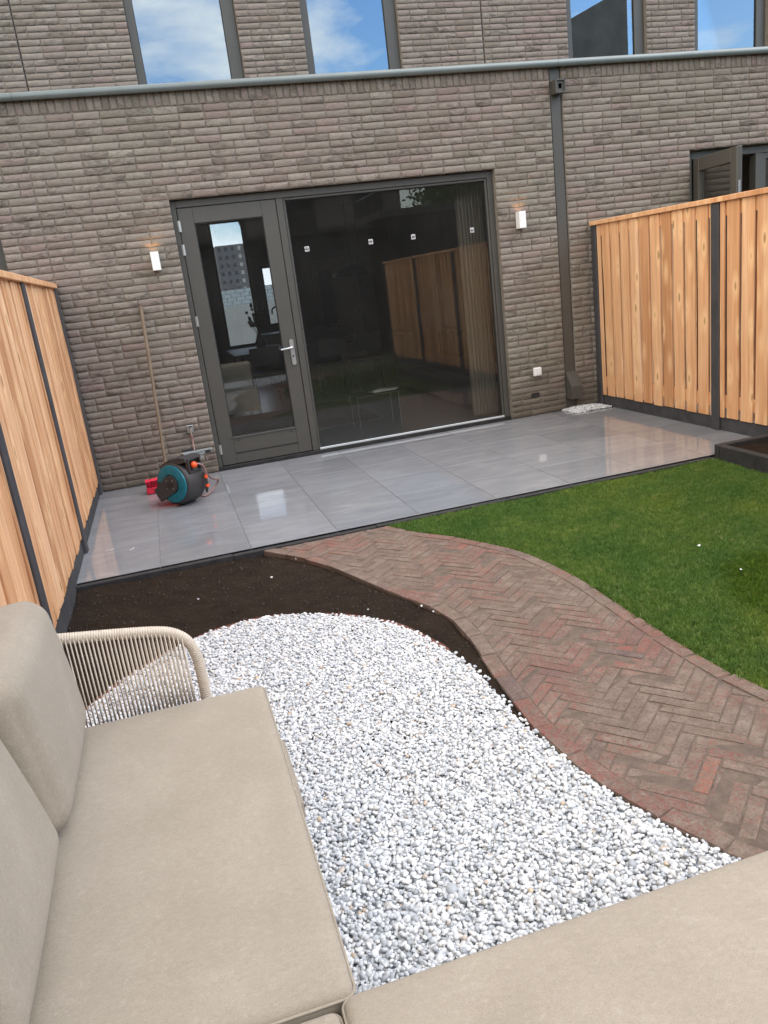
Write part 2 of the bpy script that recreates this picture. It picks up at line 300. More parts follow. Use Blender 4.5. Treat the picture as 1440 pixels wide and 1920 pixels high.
# ------------------------------------------------------------------ mesh helpers
class MB:
    def __init__(s): s.v = []; s.f = []; s.r = []
    def add(s, vs, fs, r=None):
        o = len(s.v); s.v += [tuple(x) for x in vs]; s.f += [tuple(i+o for i in f) for f in fs]
        s.r += [random.random() if r is None else r]*len(vs); return s
    def box(s, x0, y0, z0, x1, y1, z1, c=0, r=None):
        if x0 > x1: x0, x1 = x1, x0
        if y0 > y1: y0, y1 = y1, y0
        if z0 > z1: z0, z1 = z1, z0
        if c <= 0:
            vs = [(x, y, z) for z in (z0, z1) for y in (y0, y1) for x in (x0, x1)]
            return s.add(vs, [(0, 2, 3, 1), (4, 5, 7, 6), (0, 1, 5, 4), (2, 6, 7, 3), (0, 4, 6, 2), (1, 3, 7, 5)], r)
        bm = bmesh.new(); bmesh.ops.create_cube(bm, size=1)
        for v in bm.verts:
            v.co = ((x0+x1)/2+v.co.x*(x1-x0), (y0+y1)/2+v.co.y*(y1-y0), (z0+z1)/2+v.co.z*(z1-z0))
        bmesh.ops.bevel(bm, geom=bm.edges[:], offset=min(c, (x1-x0)*.45, (y1-y0)*.45, (z1-z0)*.45), segments=1, affect='EDGES')
        bm.verts.index_update(); s.add([v.co for v in bm.verts], [[v.index for v in f.verts] for f in bm.faces], r); bm.free(); return s
    def tube(s, pts, rad, n=10, caps=True, closed=False):
        pts = [Vector(p) for p in pts]; rads = rad if hasattr(rad, '__len__') else [rad]*len(pts)
        vs = []; up = None
        for i, p in enumerate(pts):
            if closed: d = pts[(i+1) % len(pts)]-pts[i-1]
            else: d = pts[min(i+1, len(pts)-1)]-pts[max(i-1, 0)]
            d.normalize()
            if up is None: up = Vector((0, 0, 1)) if abs(d.z) < .9 else Vector((1, 0, 0))
            a = (up-d*up.dot(d)).normalized(); up = a; b = d.cross(a)
            vs += [p+(a*math.cos(2*math.pi*k/n)+b*math.sin(2*math.pi*k/n))*rads[i] for k in range(n)]
        fs = []; m = len(pts)
        for i in range(m if closed else m-1):
            j = (i+1) % m
            for k in range(n): fs.append((i*n+k, i*n+(k+1) % n, j*n+(k+1) % n, j*n+k))
        if caps and not closed: fs += [tuple(range(n))[::-1], tuple((m-1)*n+k for k in range(n))]
        return s.add(vs, fs)
    def cyl(s, a, b, r, n=16): return s.tube([a, b], r, n)
    def lathe(s, prof, n=32, mtx=None):   # prof: (axial, radius) about local X
        vs = []; fs = []
        for (x, r) in prof:
            for k in range(n):
                v = Vector((x, r*math.cos(2*math.pi*k/n), r*math.sin(2*math.pi*k/n))); vs.append(mtx @ v if mtx else v)
        for i in range(len(prof)-1):
            for k in range(n): fs.append((i*n+k, i*n+(k+1) % n, (i+1)*n+(k+1) % n, (i+1)*n+k))
        return s.add(vs, fs)
    def prism(s, poly, z0, z1, mtx=None):
        n = len(poly); vs = [Vector((x, y, z0)) for x, y in poly]+[Vector((x, y, z1)) for x, y in poly]
        if mtx: vs = [mtx @ v for v in vs]
        return s.add(vs, [tuple(range(n))[::-1], tuple(range(n, 2*n))]+[(i, (i+1) % n, n+(i+1) % n, n+i) for i in range(n)])
    def mesh(s, name, m=None, smooth=False, attr=False):
        me = bpy.data.meshes.new(name); me.from_pydata([tuple(v) for v in s.v], [], s.f)
        if attr:
            a = me.attributes.new('rnd', 'FLOAT', 'POINT'); a.data.foreach_set('value', s.r)
        if m: me.materials.append(m)
        if smooth: me.shade_smooth()
        me.update(); return me
    def obj(s, name, m, parent=None, smooth=False, attr=False, loc=None):
        return link(name, s.mesh(name, m, smooth, attr), parent, loc)
def link(name, me, parent=None, loc=None):
    o = bpy.data.objects.new(name, me); COL.objects.link(o)
    if parent is not None: o.parent = parent
    if loc is not None: o.location = loc
    return o
def thing(name, label, cat, loc=(0, 0, 0), group=None):
    o = bpy.data.objects.new(name, None); COL.objects.link(o); o.location = loc; o.empty_display_size = .1
    o['label'] = label; o['category'] = cat
    if group: o['group'] = group
    return o
def tag(o, label, cat, group=None):
    o['label'] = label; o['category'] = cat
    if group: o['group'] = group
    return o
def struct(o, kind='structure'): o['kind'] = kind; return o
def setting(name, loc=(0, 0, 0)):
    o = bpy.data.objects.new(name, None); COL.objects.link(o); o.location = loc; o['kind'] = 'structure'; return o
def smooth_by_angle(o, deg=35):
    me = o.data; bm = bmesh.new(); bm.from_mesh(me)
    for f in bm.faces: f.smooth = True
    for e in bm.edges:
        if len(e.link_faces) == 2 and e.calc_face_angle(0) > math.radians(deg): e.smooth = False
    bm.to_mesh(me); bm.free(); return o
# ------------------------------------------------------------------ brick laying
CH = .063; PT = .22; JT = .0085
def brick_proto(seed, nx=7, nz=4):
    """hand-moulded brick, unit-size in x (0..1) and z (0..1), real depth in y (front at 0)"""
    r = random.Random(seed); vs = []; fs = []
    US = [0, .022, .2, .4, .6, .8, .978, 1]; VS = [0, .065, .5, .935, 1]
    for j in range(nz+1):
        for i in range(nx+1):
            u, v = US[i], VS[j]; ed = (i in (0, nx)) or (j in (0, nz))
            y = .0034+r.uniform(-.001, .001) if ed else r.uniform(-.0012, .0012)
            u2 = u+(r.uniform(-.005, .005) if i in (0, nx) else r.uniform(-.02, .02) if 1 < i < nx-1 else 0)
            v2 = v+(r.uniform(-.05, .04) if j in (0, nz) else r.uniform(-.10, .10) if j == 2 else r.uniform(-.02, .02))
            if i in (0, nx) and j in (0, nz): u2 += .012 if i == 0 else -.012; v2 += .05 if j == 0 else -.05; y += .002
            vs.append((u2, y, v2))
    W = nx+1
    for j in range(nz):
        for i in range(nx): fs.append((j*W+i, j*W+i+1, (j+1)*W+i+1, (j+1)*W+i))
    per = [j*W for j in range(1)]+[]
    loop = [i for i in range(W)]+[j*W+nx for j in range(1, nz+1)]+[nz*W+i for i in range(nx-1, -1, -1)]+[j*W for j in range(nz-1, 0, -1)]
    o = len(vs); cor = {0: 0, nx: 1, nz*W+nx: 2, nz*W: 3}
    vs += [(0, .095, 0), (1, .095, 0), (1, .095, 1), (0, .095, 1)]
    segs = [(loop[:nx+1], 0, 1), (loop[nx:nx+nz+1], 1, 2), (loop[nx+nz:2*nx+nz+1], 2, 3), (loop[2*nx+nz:]+[loop[0]], 3, 0)]
    for pts, a, b_ in segs: fs.append(tuple([o+a]+[o+b_]+pts[::-1])[::1])
    return vs, fs
PROTO = [brick_proto(100+i) for i in range(16)]
PMESH = {}
def proto_mesh(k, m, lx, lz):
    key = (k, m, round(lx, 3), round(lz, 3))
    if key not in PMESH:
        vs, fs = PROTO[k]; b = MB(); b.add([(x*lx, y, z*lz) for x, y, z in vs], fs); me = PMESH[key] = b.mesh('brick', M[m], True)
        for p in me.polygons: p.use_smooth = len(p.vertices) == 4
    return PMESH[key]
def lay(x0, x1, z0, z1, holes, joints, y, top=None):
    """returns list of bricks (x0,x1,zlo,zhi); joints(course)->list of joint x; holes: (x0,x1,z0,z1)"""
    res = []; k = 0; z = z1
    while z > z0+.01:
        zc = z-CH/2
        spans = [(x0, x1)]
        for (a, b_, c, d) in holes:
            if c < zc < d:
                ns = []
                for (s, e) in spans:
                    if b_ <= s or a >= e: ns.append((s, e)); continue
                    if a > s: ns.append((s, a))
                    if b_ < e: ns.append((b_, e))
                spans = ns
        js = joints(k)
        for (s, e) in spans:
            cut = [s]+[j for j in js if s+.05 < j < e-.05]+[e]
            for a, b_ in zip(cut[:-1], cut[1:]):
                res.append((a+(JT/2 if a > s or s == x0 else .001), b_-(JT/2 if b_ < e or e == x1 else .001), z-CH+JT/2, z-JT/2, y))
        z -= CH; k += 1
    return res
def grp(k): return (k % 5) < 3
def joints_main(k):
    base = 0.0 if grp(k) else .11
    drift = 0.0
    if grp(k): L1 = [i*PT for i in range(-40, 19)]+[4.125, 4.29]+[4.29+PT*i for i in range(1, 30)]
    else: L1 = [3.85-PT*i for i in range(60, 0, -1)]+[3.85, 4.015, 4.18]+[4.18+PT*i for i in range(1, 30)]
    return L1
def joints_right(k): return [5.054+(0 if grp(k) else .11)+PT*i for i in range(0, 40)]
def joints_up(k): return [-.02+(0 if grp(k) else .11)+PT*i for i in range(-20, 60)]
def place_bricks(parent, bricks, keep=300):
    ctr = lambda b: (Vector(((b[0]+b[1])/2, b[4], (b[2]+b[3])/2))-CAMP).length
    vis = sorted(bricks, key=ctr)
    for b in vis[:keep]:
        k = random.randrange(16); o = link('brick', proto_mesh(k, 'brick', b[1]-b[0], b[3]-b[2]), parent)
        o.location = (b[0], b[4]+random.uniform(-.002, .002), b[2])
    rest = vis[keep:]
    if rest:
        mb = MB()
        for b in rest:
            vs, fs = PROTO[random.randrange(16)]; dy = random.uniform(-.002, .002)
            mb.add([(b[0]+x*(b[1]-b[0]), b[4]+dy+yy, b[2]+z*(b[3]-b[2])) for x, yy, z in vs], fs)
        o = mb.obj('brickwork', M['brick_a'], parent, attr=True); o['kind'] = 'stuff'
        o.data.shade_smooth()
        for p in o.data.polygons: p.use_smooth = len(p.vertices) == 4
def slab_with_holes(mb, x0, x1, z0, z1, y0, y1, holes):
    xs = sorted(set([x0, x1]+[min(max(h[i], x0), x1) for h in holes for i in (0, 1)]))
    zs = sorted(set([z0, z1]+[min(max(h[i], z0), z1) for h in holes for i in (2, 3)]))
    for a, b_ in zip(xs[:-1], xs[1:]):
        run = None
        for c, d in zip(zs[:-1], zs[1:]):
            cx, cz = (a+b_)/2, (c+d)/2
            if any(h[0] < cx < h[1] and h[2] < cz < h[3] for h in holes):
                if run: mb.box(a, y0, run[0], b_, y1, run[1]); run = None
            else: run = (run[0], d) if run else (c, d)
        if run: mb.box(a, y0, run[0], b_, y1, run[1])
ZS = 3.276; ZTOP = 2.520; UY = 2.0; UTOP = 6.3
house = thing('brick_house', 'grey brown brick terraced house behind the tiled patio with a glazed garden door', 'house', (0, 0, 0))
hr = thing('brick_house', 'neighbouring brick house right of the downpipe, its window sash open above the fence', 'house', (5.06, 0, 0))
hl = thing('brick_house', 'neighbouring brick house at the left photo edge beyond the left fence', 'house', (-.36, 0, 0))
for h in (house, hr, hl): h['group'] = 'terraced brick houses'
def P_(h): return h
for h in (hr, hl): h.location = (0, 0, 0)
O_main = (1.103, 4.272, -.1, ZTOP); O_pipe = (4.925, 5.054, -.1, 3.39); O_right = (6.52, 8.7, -.1, ZTOP); O_left = (-3.6, -.355, -.1, 2.457)
def rollaag(x0, x1, y, z0, z1):
    r = []; n = int(round((x1-x0)/.0635)); s = (x1-x0)/n
    for i in range(n): r.append((x0+i*s+.005, x0+(i+1)*s-.005, z0+JT/2, z1, y))
    return r
B_main = lay(0, 4.925, 0, ZS, [O_main, (.86, .95, .425, .5) if False else (9, 9, 9, 9)], joints_main, 0)+rollaag(0, 4.925, 0, ZS, 3.40)
B_left = lay(-1.6, 0, 0, ZS, [O_left], joints_main, 0)+rollaag(-1.6, 0, 0, ZS, 3.40)
B_right = lay(5.054, 9.0, 0, ZS, [O_right], joints_right, 0)+rollaag(5.054, 9.0, 0, ZS, 3.40)
UW = [(1.10, 2.262), (2.99, 4.118), (6.285, 7.392), (8.10, 9.22)]
UH = [(a, b_, 3.3, 6.0) for a, b_ in UW]
B_main += lay(-.015, 5.155, 3.40, UTOP, UH, joints_up, UY)
B_left += lay(-1.8, -.027, 3.40, UTOP, [], joints_up, UY)
B_right += lay(5.168, 10.0, 3.40, UTOP, UH, joints_up, UY)
place_bricks(house, B_main); place_bricks(hl, B_left); place_bricks(hr, B_right)
def backing(h, xa, xb, ua, ub, holes, uholes):
    mb = MB()
    g = [(a-.0, b_+.0, c, d) for a, b_, c, d in holes]
    slab_with_holes(mb, xa, xb, 0, 3.385, .0072, .092, g)
    o = mb.obj('mortar', M['mortar'], h)
    mb = MB(); slab_with_holes(mb, ua, ub, 3.32, UTOP, UY+.0072, UY+.092, uholes)
    o = mb.obj('upper_mortar', M['mortar'], h)
    mb = MB(); slab_with_holes(mb, xa, xb, 0, 3.30, .10, .30, [(a+.01, b_-.01, c, d-.01) for a, b_, c, d in holes])
    slab_with_holes(mb, ua, ub, 3.32, UTOP, UY+.10, UY+.3, [(a+.01, b_-.01, c, d) for a, b_, c, d in uholes]); mb.obj('inner_wall', M['wallpaint'], h)
shr = lambda h: (h[0]+.004 if False else h[0], h[1], h[2], h[3])
backing(house, 0, 4.925, -.015, 5.155, [O_main], UH[:2])
backing(hl, -4.8, 0, -6, -.027, [O_left], [])
backing(hr, 5.054, 11, 5.168, 12, [O_right], UH[2:])
for h, a, b_ in ((house, 0.001, 5.049), (hl, -6, -.001), (hr, 5.056, 12)):
    MB().box(a, .31, 3.30, b_, UY-.002, 3.36).obj('roof_slab', M['slate'], h)
# coping: one profile per house, butted
def coping(h, a, b_):
    mb = MB(); pr = [(-.045, 3.386), (-.056, 3.398), (-.058, 3.418), (-.052, 3.438), (-.036, 3.449), (.0, 3.452), (.20, 3.456), (.20, 3.44), (-.02, 3.43), (-.02, 3.386)]
    vs = [(x, y, z) for x in (a, b_) for y, z in pr]; n = len(pr)
    mb.add(vs, [tuple(range(n)), tuple(range(n, 2*n))[::-1]]+[(i, n+i, n+(i+1) % n, (i+1) % n) for i in range(n)])
    o = mb.obj('roof_coping', M['coping'], h); smooth_by_angle(o, 40)
    MB().box(a, .0, 3.402, b_, .198, 3.43).obj('coping_base', M['frame'], h)
coping(hl, -6, -.002); coping(house, 0, 5.0); coping(hr, 5.002, 12)
# ------------------------------------------------------------------ windows and the garden door
def window(h, x0, x1, z0, z1, y, fl=.06, fr=.06, ft=.07, fb=.06, dep=.07, g='glass', name='window', label=None):
    """frame ring made of four bars (each a sub-part), pane a sub-part"""
    mb = MB()
    mb.box(x0, y, z0, x0+fl, y+dep, z1, .004); mb.box(x1-fr, y, z0, x1, y+dep, z1, .004)
    mb.box(x0+fl, y+.001, z1-ft, x1-fr, y+dep-.001, z1, .004); mb.box(x0+fl, y+.001, z0, x1-fr, y+dep-.001, z0+fb, .004)
    o = mb.obj(name, M['frame'], h)
    if label: o['label'] = label
    MB().box(x0+fl-.001, y+.028, z0+fb-.001, x1-fr+.001, y+.031, z1-ft+.001).obj('pane', M[g], o)
    b2 = MB(); q = .008
    for (a, b_, c, d) in ((x0+fl, x0+fl+q, z0+fb, z1-ft), (x1-fr-q, x1-fr, z0+fb, z1-ft), (x0+fl+q, x1-fr-q, z1-ft-q, z1-ft), (x0+fl+q, x1-fr-q, z0+fb, z0+fb+q)):
        b2.box(a, y+.020, c, b_, y+.0275, d)
    b2.obj('seal', M['frame_dark'], o)
    return o
RY = .06
# outer frame of the big opening
mb = MB()
mb.box(1.105, RY, .03, 1.150, RY+.11, 2.515, .003); mb.box(2.070, RY, .03, 2.132, RY+.11, 2.45, .003); mb.box(4.212, RY, .03, 4.270, RY+.11, 2.515, .003)
mb.box(1.150, RY+.001, 2.452, 4.212, RY+.109, 2.515, .003)
fo = mb.obj('door_frame', M['frame'], house)
MB().box(1.105, RY-.015, -.01, 4.270, RY+.12, .028, .003).obj('threshold', M['kerb'], house)
MB().box(1.106, RY-.02, 2.516, 4.269, RY+.10, 2.519).obj('lintel_seal', M['frame_dark'], house)
# fixed big pane
fw = window(house, 2.134, 4.210, .030, 2.450, RY+.012, .022, .022, .022, .016, .06, 'glass', 'fixed_window')
MB().box(2.145, RY-.006, .030, 4.20, RY+.011, .050, .002).obj('sill_strip', M['alu'], fw)
# garden door leaf
door = MB()
dx0, dx1, dz0, dz1 = 1.156, 2.064, .036, 2.446
gx0, gx1, gz0, gz1 = 1.292, 1.926, .303, 2.308
dy = RY+.004
door.box(dx0, dy, dz0, gx0, dy+.06, dz1, .003); door.box(gx1, dy, dz0, dx1, dy+.06, dz1, .003)
door.box(gx0, dy+.0015, gz1, gx1, dy+.058, dz1, .003); door.box(gx0, dy+.0015, dz0, gx1, dy+.058, gz0, .003)
door = door.obj('garden_door', M['frame'], house)
MB().box(gx0-.001, dy+.022, gz0-.001, gx1+.001, dy+.026, gz1+.001).obj('pane', M['glass'], door)
b2 = MB(); q = .009
for (a, b_, c, d) in ((gx0, gx0+q, gz0, gz1), (gx1-q, gx1, gz0, gz1), (gx0+q, gx1-q, gz1-q, gz1), (gx0+q, gx1-q, gz0, gz0+q)): b2.box(a, dy+.010, c, b_, dy+.0215, d)
b2.obj('seal', M['frame_dark'], door)
MB().box(gx0-.02, dy-.006, gz0-.012, gx1+.01, dy+.0, gz0-.003).obj('drip_rail', M['frame'], door)
MB().box(1.30, dy-.0012, .134, 1.935, dy+.0008, .146).obj('groove', M['frame_dark'], door)
for hx in (1.33, 1.86): MB().box(hx, dy-.0012, .262, hx+.035, dy+.0008, .270).obj('drain_slot', M['black'], door)
for hz in (2.294, 2.087, 1.443, .201):
    b2 = MB(); b2.box(1.141, RY-.006, hz-.047, 1.153, RY+.003, hz+.047, .002)
    b2.cyl((1.154, RY-.009, hz-.048), (1.154, RY-.009, hz+.048), .0065, 10); b2.box(1.157, RY-.004, hz-.047, 1.169, RY+.003, hz+.047, .002)
    b2.obj('hinge', M['steel'], door)
hp = MB(); poly = []
for k in range(24):
    a = 2*math.pi*k/24; poly.append((.021*math.cos(a), (.104 if math.sin(a) > 0 else -.104)+.021*math.sin(a)))
hp.prism(poly, 0, .010, Matrix.Translation((2.014, dy, 1.037)) @ Matrix.Rotation(math.radians(90), 4, 'X'))
hp = hp.obj('handle_plate', M['steel'], door); smooth_by_angle(hp, 50)
hb = MB(); hb.tube([(2.014, dy-.008, 1.085), (2.014, dy-.045, 1.085), (2.008, dy-.055, 1.085), (1.995, dy-.058, 1.084), (1.95, dy-.060, 1.081), (1.893, dy-.060, 1.078)], [.011, .010, .0095, .0095, .009, .0085], 12)
hb = hb.obj('handle', M['steel'], door); smooth_by_angle(hb, 50)
MB().cyl((2.014, dy-.006, 1.0), (2.014, dy-.0135, 1.0), .009, 14).obj('keyhole', M['frame_dark'], door)
# stickers on the big pane
for i, sx in enumerate((2.307, 2.949, 3.391, 4.022)):
    s = MB().box(sx-.021, RY+.0375, 1.955, sx+.021, RY+.0392, 2.0).obj('window_sticker', M['white'])
    tag(s, ('small white printed sticker on the big pane, nearest the door', 'small white printed sticker on the big pane, second from the door', 'small white printed sticker on the big pane, third from the door', 'small white printed sticker on the big pane in front of the curtain')[i], 'sticker', 'stickers on the large window pane')
    b2 = MB()
    for k in range(3): b2.box(sx-.016+k*.012, RY+.0362, 1.960, sx-.010+k*.012, RY+.0372, 1.995)
    b2.box(sx-.018, RY+.0345, 1.974, sx+.018, RY+.0358, 1.980); b2.obj('print', M['black'], s)
# upper windows
for i, (a, b_) in enumerate(UW):
    h = house if i < 2 else hr
    window(h, a+.003, b_-.003, 3.37, 5.997, UY+.055, .085, .135, .07, .07, .08, 'glass_up')
    MB().box(a-.2, UY+.32, 3.3, b_+.2, UY+.36, UTOP).obj('blind_wall', M['dark_furniture'], h)
# dilation joints (dark gap strip between the houses' upper brickwork)
MB().box(-.026, UY+.02, 3.33, -.0155, UY+.09, UTOP).obj('joint_filler', M['frame_dark'], hl)
MB().box(5.156, UY+.02, 3.33, 5.167, UY+.09, UTOP).obj('joint_filler', M['frame_dark'], hr)
# right neighbour's window with the opened sash
mb = MB(); mb.box(6.523, RY+.02, .03, 6.60, RY+.12, 2.515, .003); mb.box(6.60, RY+.021, 2.435, 8.695, RY+.119, 2.515, .003); mb.box(7.42, RY+.02, .03, 7.50, RY+.12, 2.435, .003); mb.box(8.62, RY+.02, .03, 8.695, RY+.12, 2.435, .003)
rf = mb.obj('door_frame', M['frame'], hr)
window(hr, 7.502, 8.618, .05, 2.433, RY+.03, .06, .06, .06, .06, .06, 'glass', 'fixed_window')
sash = bpy.data.objects.new('open_door', None)
def sash_build():
    w_, z0, z1 = .80, .04, 2.43
    b2 = MB(); b2.box(0, -.03, z0, .11, .03, z1, .004); b2.box(w_-.11, -.03, z0, w_, .03, z1, .004); b2.box(.11, -.029, z1-.13, w_-.11, .029, z1, .004); b2.box(.11, -.029, z0, w_-.11, .029, z0+.25, .004)
    o = b2.obj('open_door', M['frame'], hr); o.location = (6.61, .03, 0); o.rotation_euler = (0, 0, math.radians(-97))
    MB().box(.109, -.003, z0+.249, w_-.109, .003, z1-.129).obj('pane', M['glass'], o)
    MB().box(w_, -.012, 1.95, w_+.003, .012, 2.12).obj('latch_plate', M['steel'], o)
sash_build()
# left neighbour's opening
mb = MB(); mb.box(-.435, RY, .03, -.358, RY+.1, 2.45, .003); mb.box(-3.59, RY+.001, 2.37, -.435, RY+.099, 2.45, .003); mb.box(-3.59, RY, .03, -3.52, RY+.1, 2.37)
mb.obj('door_frame', M['frame'], hl)
MB().box(-3.52, RY+.04, .03, -.435, RY+.045, 2.37).obj('pane', M['glass'], hl)
# ------------------------------------------------------------------ downpipe, wall fittings
dp = thing('downpipe', 'flat dark grey downpipe recessed in the brick wall beside the right fence', 'downpipe', (4.99, 0, 0))
def lc(t_): return tuple(-c for c in t_)
def child(mb, name, m, par, **k):
    o = mb.obj(name, m, None, **k); o.parent = par; o.matrix_parent_inverse = Matrix.Translation(par.location).inverted(); return o
child(MB().box(4.934, .012, .02, 5.045, .088, 3.385, .004), 'pipe', M['frame'], dp)
ob = MB(); ob.box(4.938, -.10, 3.140, 5.046, .0, 3.155); ob.box(4.938, -.10, 3.155, 4.952, .01, 3.25); ob.box(5.032, -.10, 3.155, 5.046, .01, 3.25); ob.box(4.938, -.10, 3.25, 5.046, .01, 3.262)
ob.box(4.952, -.085, 3.155, 4.974, -.075, 3.25); ob.box(5.01, -.085, 3.155, 5.032, -.075, 3.25); ob.box(4.974, -.085, 3.225, 5.01, -.075, 3.25); ob.box(4.974, -.085, 3.155, 5.01, -.075, 3.18)
child(ob, 'overflow_box', M['frame'], dp)
child(MB().box(4.954, -.02, 3.157, 5.030, .008, 3.248), 'overflow_mouth', M['black'], dp)
bb = MB(); pr = [(.01, .415), (-.012, .40), (-.115, .262), (-.115, .125), (.01, .125)]
vs = [(x, y, z) for x in (4.928, 5.056) for y, z in pr]; n = 5
bb.add(vs, [tuple(range(n))[::-1], tuple(range(n, 2*n))]+[(i, (i+1) % n, n+(i+1) % n, n+i) for i in range(n)])
child(bb, 'leaf_trap', M['frame'], dp)
def fitting(name, label, cat, x, z, build, group=None):
    t = thing(name, label, cat, (x, 0, z), group); build(t, x, z); return t
def mk_lamp(t, x, z):
    b2 = MB(); b2.box(x-.033, -.085, z-.08, x+.033, -.004, z-.074); b2.box(x-.036, -.088, z-.08, x+.036, -.084, z+.08, .001)
    b2.box(x-.036, -.084, z-.08, x-.032, -.004, z+.08); b2.box(x+.032, -.084, z-.08, x+.036, -.004, z+.08)
    child(b2, 'lamp_body', M['white'], t); child(MB().box(x-.03, -.02, z-.07, x+.03, -.001, z+.07), 'wall_plate', M['white'], t)
    e, tt, bb_ = mat('warm_bulb'); bb_.inputs['Emission Color'].default_value = (1, .55, .22, 1); bb_.inputs['Emission Strength'].default_value = 3
    child(MB().box(x-.018, -.06, z-.01, x+.018, -.025, z+.005), 'bulb', e, t)
    ld = bpy.data.lights.new('lamp_light', 'SPOT'); ld.energy = 0.55; ld.color = (1, .50, .18); ld.spot_size = math.radians(110); ld.spot_blend = .8; ld.shadow_soft_size = .008
    lo = bpy.data.objects.new('lamp_light', ld); COL.objects.link(lo); lo.parent = t; lo.location = (0, -.035, .055); lo.rotation_euler = (math.radians(180), 0, 0)
fitting('wall_lamp', 'white box wall lamp left of the garden door', 'lamp', .886, 2.015, mk_lamp, 'white up and down lamps on the brick wall')
fitting('wall_lamp', 'white box wall lamp between the big window and the downpipe', 'lamp', 4.50, 2.015, mk_lamp, 'white up and down lamps on the brick wall')
def mk_sock(t, x, z):
    child(MB().box(x-.043, -.045, z-.045, x+.043, -.002, z+.045, .006), 'socket_box', M['white'], t)
    child(MB().box(x-.036, -.052, z-.034, x+.036, -.044, z+.038, .004), 'lid', M['white'], t)
fitting('outdoor_socket', 'small square white outdoor socket low on the brick wall right of the window', 'socket', 4.583, .470, mk_sock)
def mk_vent(t, x, z):
    b2 = MB(); b2.box(x-.045, -.008, z-.022, x+.045, .03, z-.018); b2.box(x-.045, -.008, z+.018, x+.045, .03, z+.022); b2.box(x-.045, -.008, z-.018, x-.041, .03, z+.018); b2.box(x+.041, -.008, z-.018, x+.045, .03, z+.018)
    child(b2, 'vent_frame', M['black'], t)
    s2 = MB(); [s2.box(x-.03+k*.015, -.005, z-.018, x-.024+k*.015, .02, z+.018) for k in range(5)]; child(s2, 'grille', M['dgrey'], t)
    child(MB().box(x-.041, -.0035, z-.018, x+.041, .006, z+.018), 'back_plate', M['frame_dark'], t)
fitting('air_vent', 'black rectangular air vent in the brickwork below the white socket', 'vent', 4.55, .222, mk_vent)
# ------------------------------------------------------------------ ground, patio, kerb
def sheet(name, x0, y0, x1, y1, z, m, th=.004):
    return struct(MB().box(x0, y0, z-th, x1, y1, z).obj(name, M[m]))
sheet('ground', -400, -400, 400, 400, -.13, 'ground')
patio = setting('patio')
def tbox(x0, y0, x1, y1):
    b2 = MB(); b2.box(x0+.002, y0+.002, -.02, x1-.002, y1-.002, random.uniform(-.0004, .0004), .0007); return b2
PX0, PX1 = -.03, 5.325
R_T = .5832; ys = [-2.648+R_T*k for k in range(5)]+[-.002]
xs = [PX0]+[.4986+.6*k for k in range(8)]+[PX1]
for a, b_ in zip(xs[:-1], xs[1:]):
    for c, d in zip(ys[:-1], ys[1:]):
        if b_-a < .05: continue
        aa, bb_ = a, b_
        if d > -.1 and b_ > 4.75:   # the gravel pocket at the downpipe
            if a < 4.86: tb = MB(); tb.add(*[[(a+.002, c+.002, 0), (b_-.002, c+.002, 0), (b_-.002, -.291, 0), (4.862, -.291, 0), (4.858, -.03, 0), (4.85, d-.002, 0), (a+.002, d-.002, 0)]+[(a+.002, c+.002, -.02), (b_-.002, c+.002, -.02), (b_-.002, -.291, -.02), (4.862, -.291, -.02), (4.858, -.03, -.02), (4.85, d-.002, -.02), (a+.002, d-.002, -.02)], [tuple(range(7)), tuple(range(7, 14))[::-1]]+[(i, 7+i, 7+(i+1) % 7, (i+1) % 7) for i in range(7)]]); tb.obj('tile', M['tile'], patio)
            else:
                tbox(a, c, b_, min(d, -.289)).obj('tile', M['tile'], patio)
            continue
        tbox(a, c, b_, d).obj('tile', M['tile'], patio)
MB().box(PX0, -2.646, -.06, PX1, 0, -.0035-.017+.012).obj('tile_bed', M['grout'], patio) if False else MB().box(PX0, -2.646, -.06, 4.84, -.001, -.0045).obj('tile_bed', M['grout'], patio)
MB().box(4.84, -2.646, -.06, PX1, -.292, -.0045).obj('tile_bed', M['grout'], patio)
kerb = setting('kerb')
k = 0; x = PX0
while x < 4.68:
    e = min(x+1.0, 4.69); MB().box(x+.002, -2.700, -.14, e-.002, -2.655, -.010+random.uniform(-.002, .002), .004).obj('kerb_stone', M['kerb'], kerb); x += 1.0
# wall of neighbouring gardens' ground: paved beyond fences
sheet('neighbour_patio', 5.40, -2.6, 11, 0, -.005, 'asphalt'); sheet('neighbour_patio', -6, -2.6, -.10, 0, -.005, 'asphalt')
# ------------------------------------------------------------------ garden outlines
PR = [(2.03, -2.702), (2.10, -2.83), (2.22, -3.03), (2.37, -3.25), (2.47, -3.45), (2.56, -3.65), (2.61, -3.85), (2.645, -4.1), (2.655, -4.35), (2.648, -4.6), (2.643, -4.85), (2.645, -5.1), (2.652, -5.33), (2.665, -5.5), (2.70, -5.65), (2.78, -5.85), (2.92, -6.1), (3.12, -6.35), (3.4, -6.6), (3.75, -6.8)]
PL = [(1.17, -2.702), (1.30, -2.88), (1.45, -3.14), (1.58, -3.46), (1.69, -3.78), (1.80, -4.08), (1.868, -4.27), (1.885, -4.45), (1.875, -4.66), (1.850, -4.88), (1.828, -5.12), (1.812, -5.4), (1.83, -5.66), (1.88, -5.89), (1.95, -6.09), (2.04, -6.27), (2.17, -6.46), (2.36, -6.66), (2.62, -6.9), (2.95, -7.15), (3.3, -7.4)]
GL = [(-.02, -4.75), (.06, -4.55), (.17, -4.374), (.256, -4.244), (.36, -4.12), (.50, -3.99), (.655, -3.885), (.81, -3.82), (1.037, -3.815), (1.29, -3.925), (1.48, -4.08), (1.62, -4.27), (1.70, -4.49), (1.755, -4.69), (1.785, -4.88), (1.79, -5.12), (1.785, -5.4)]
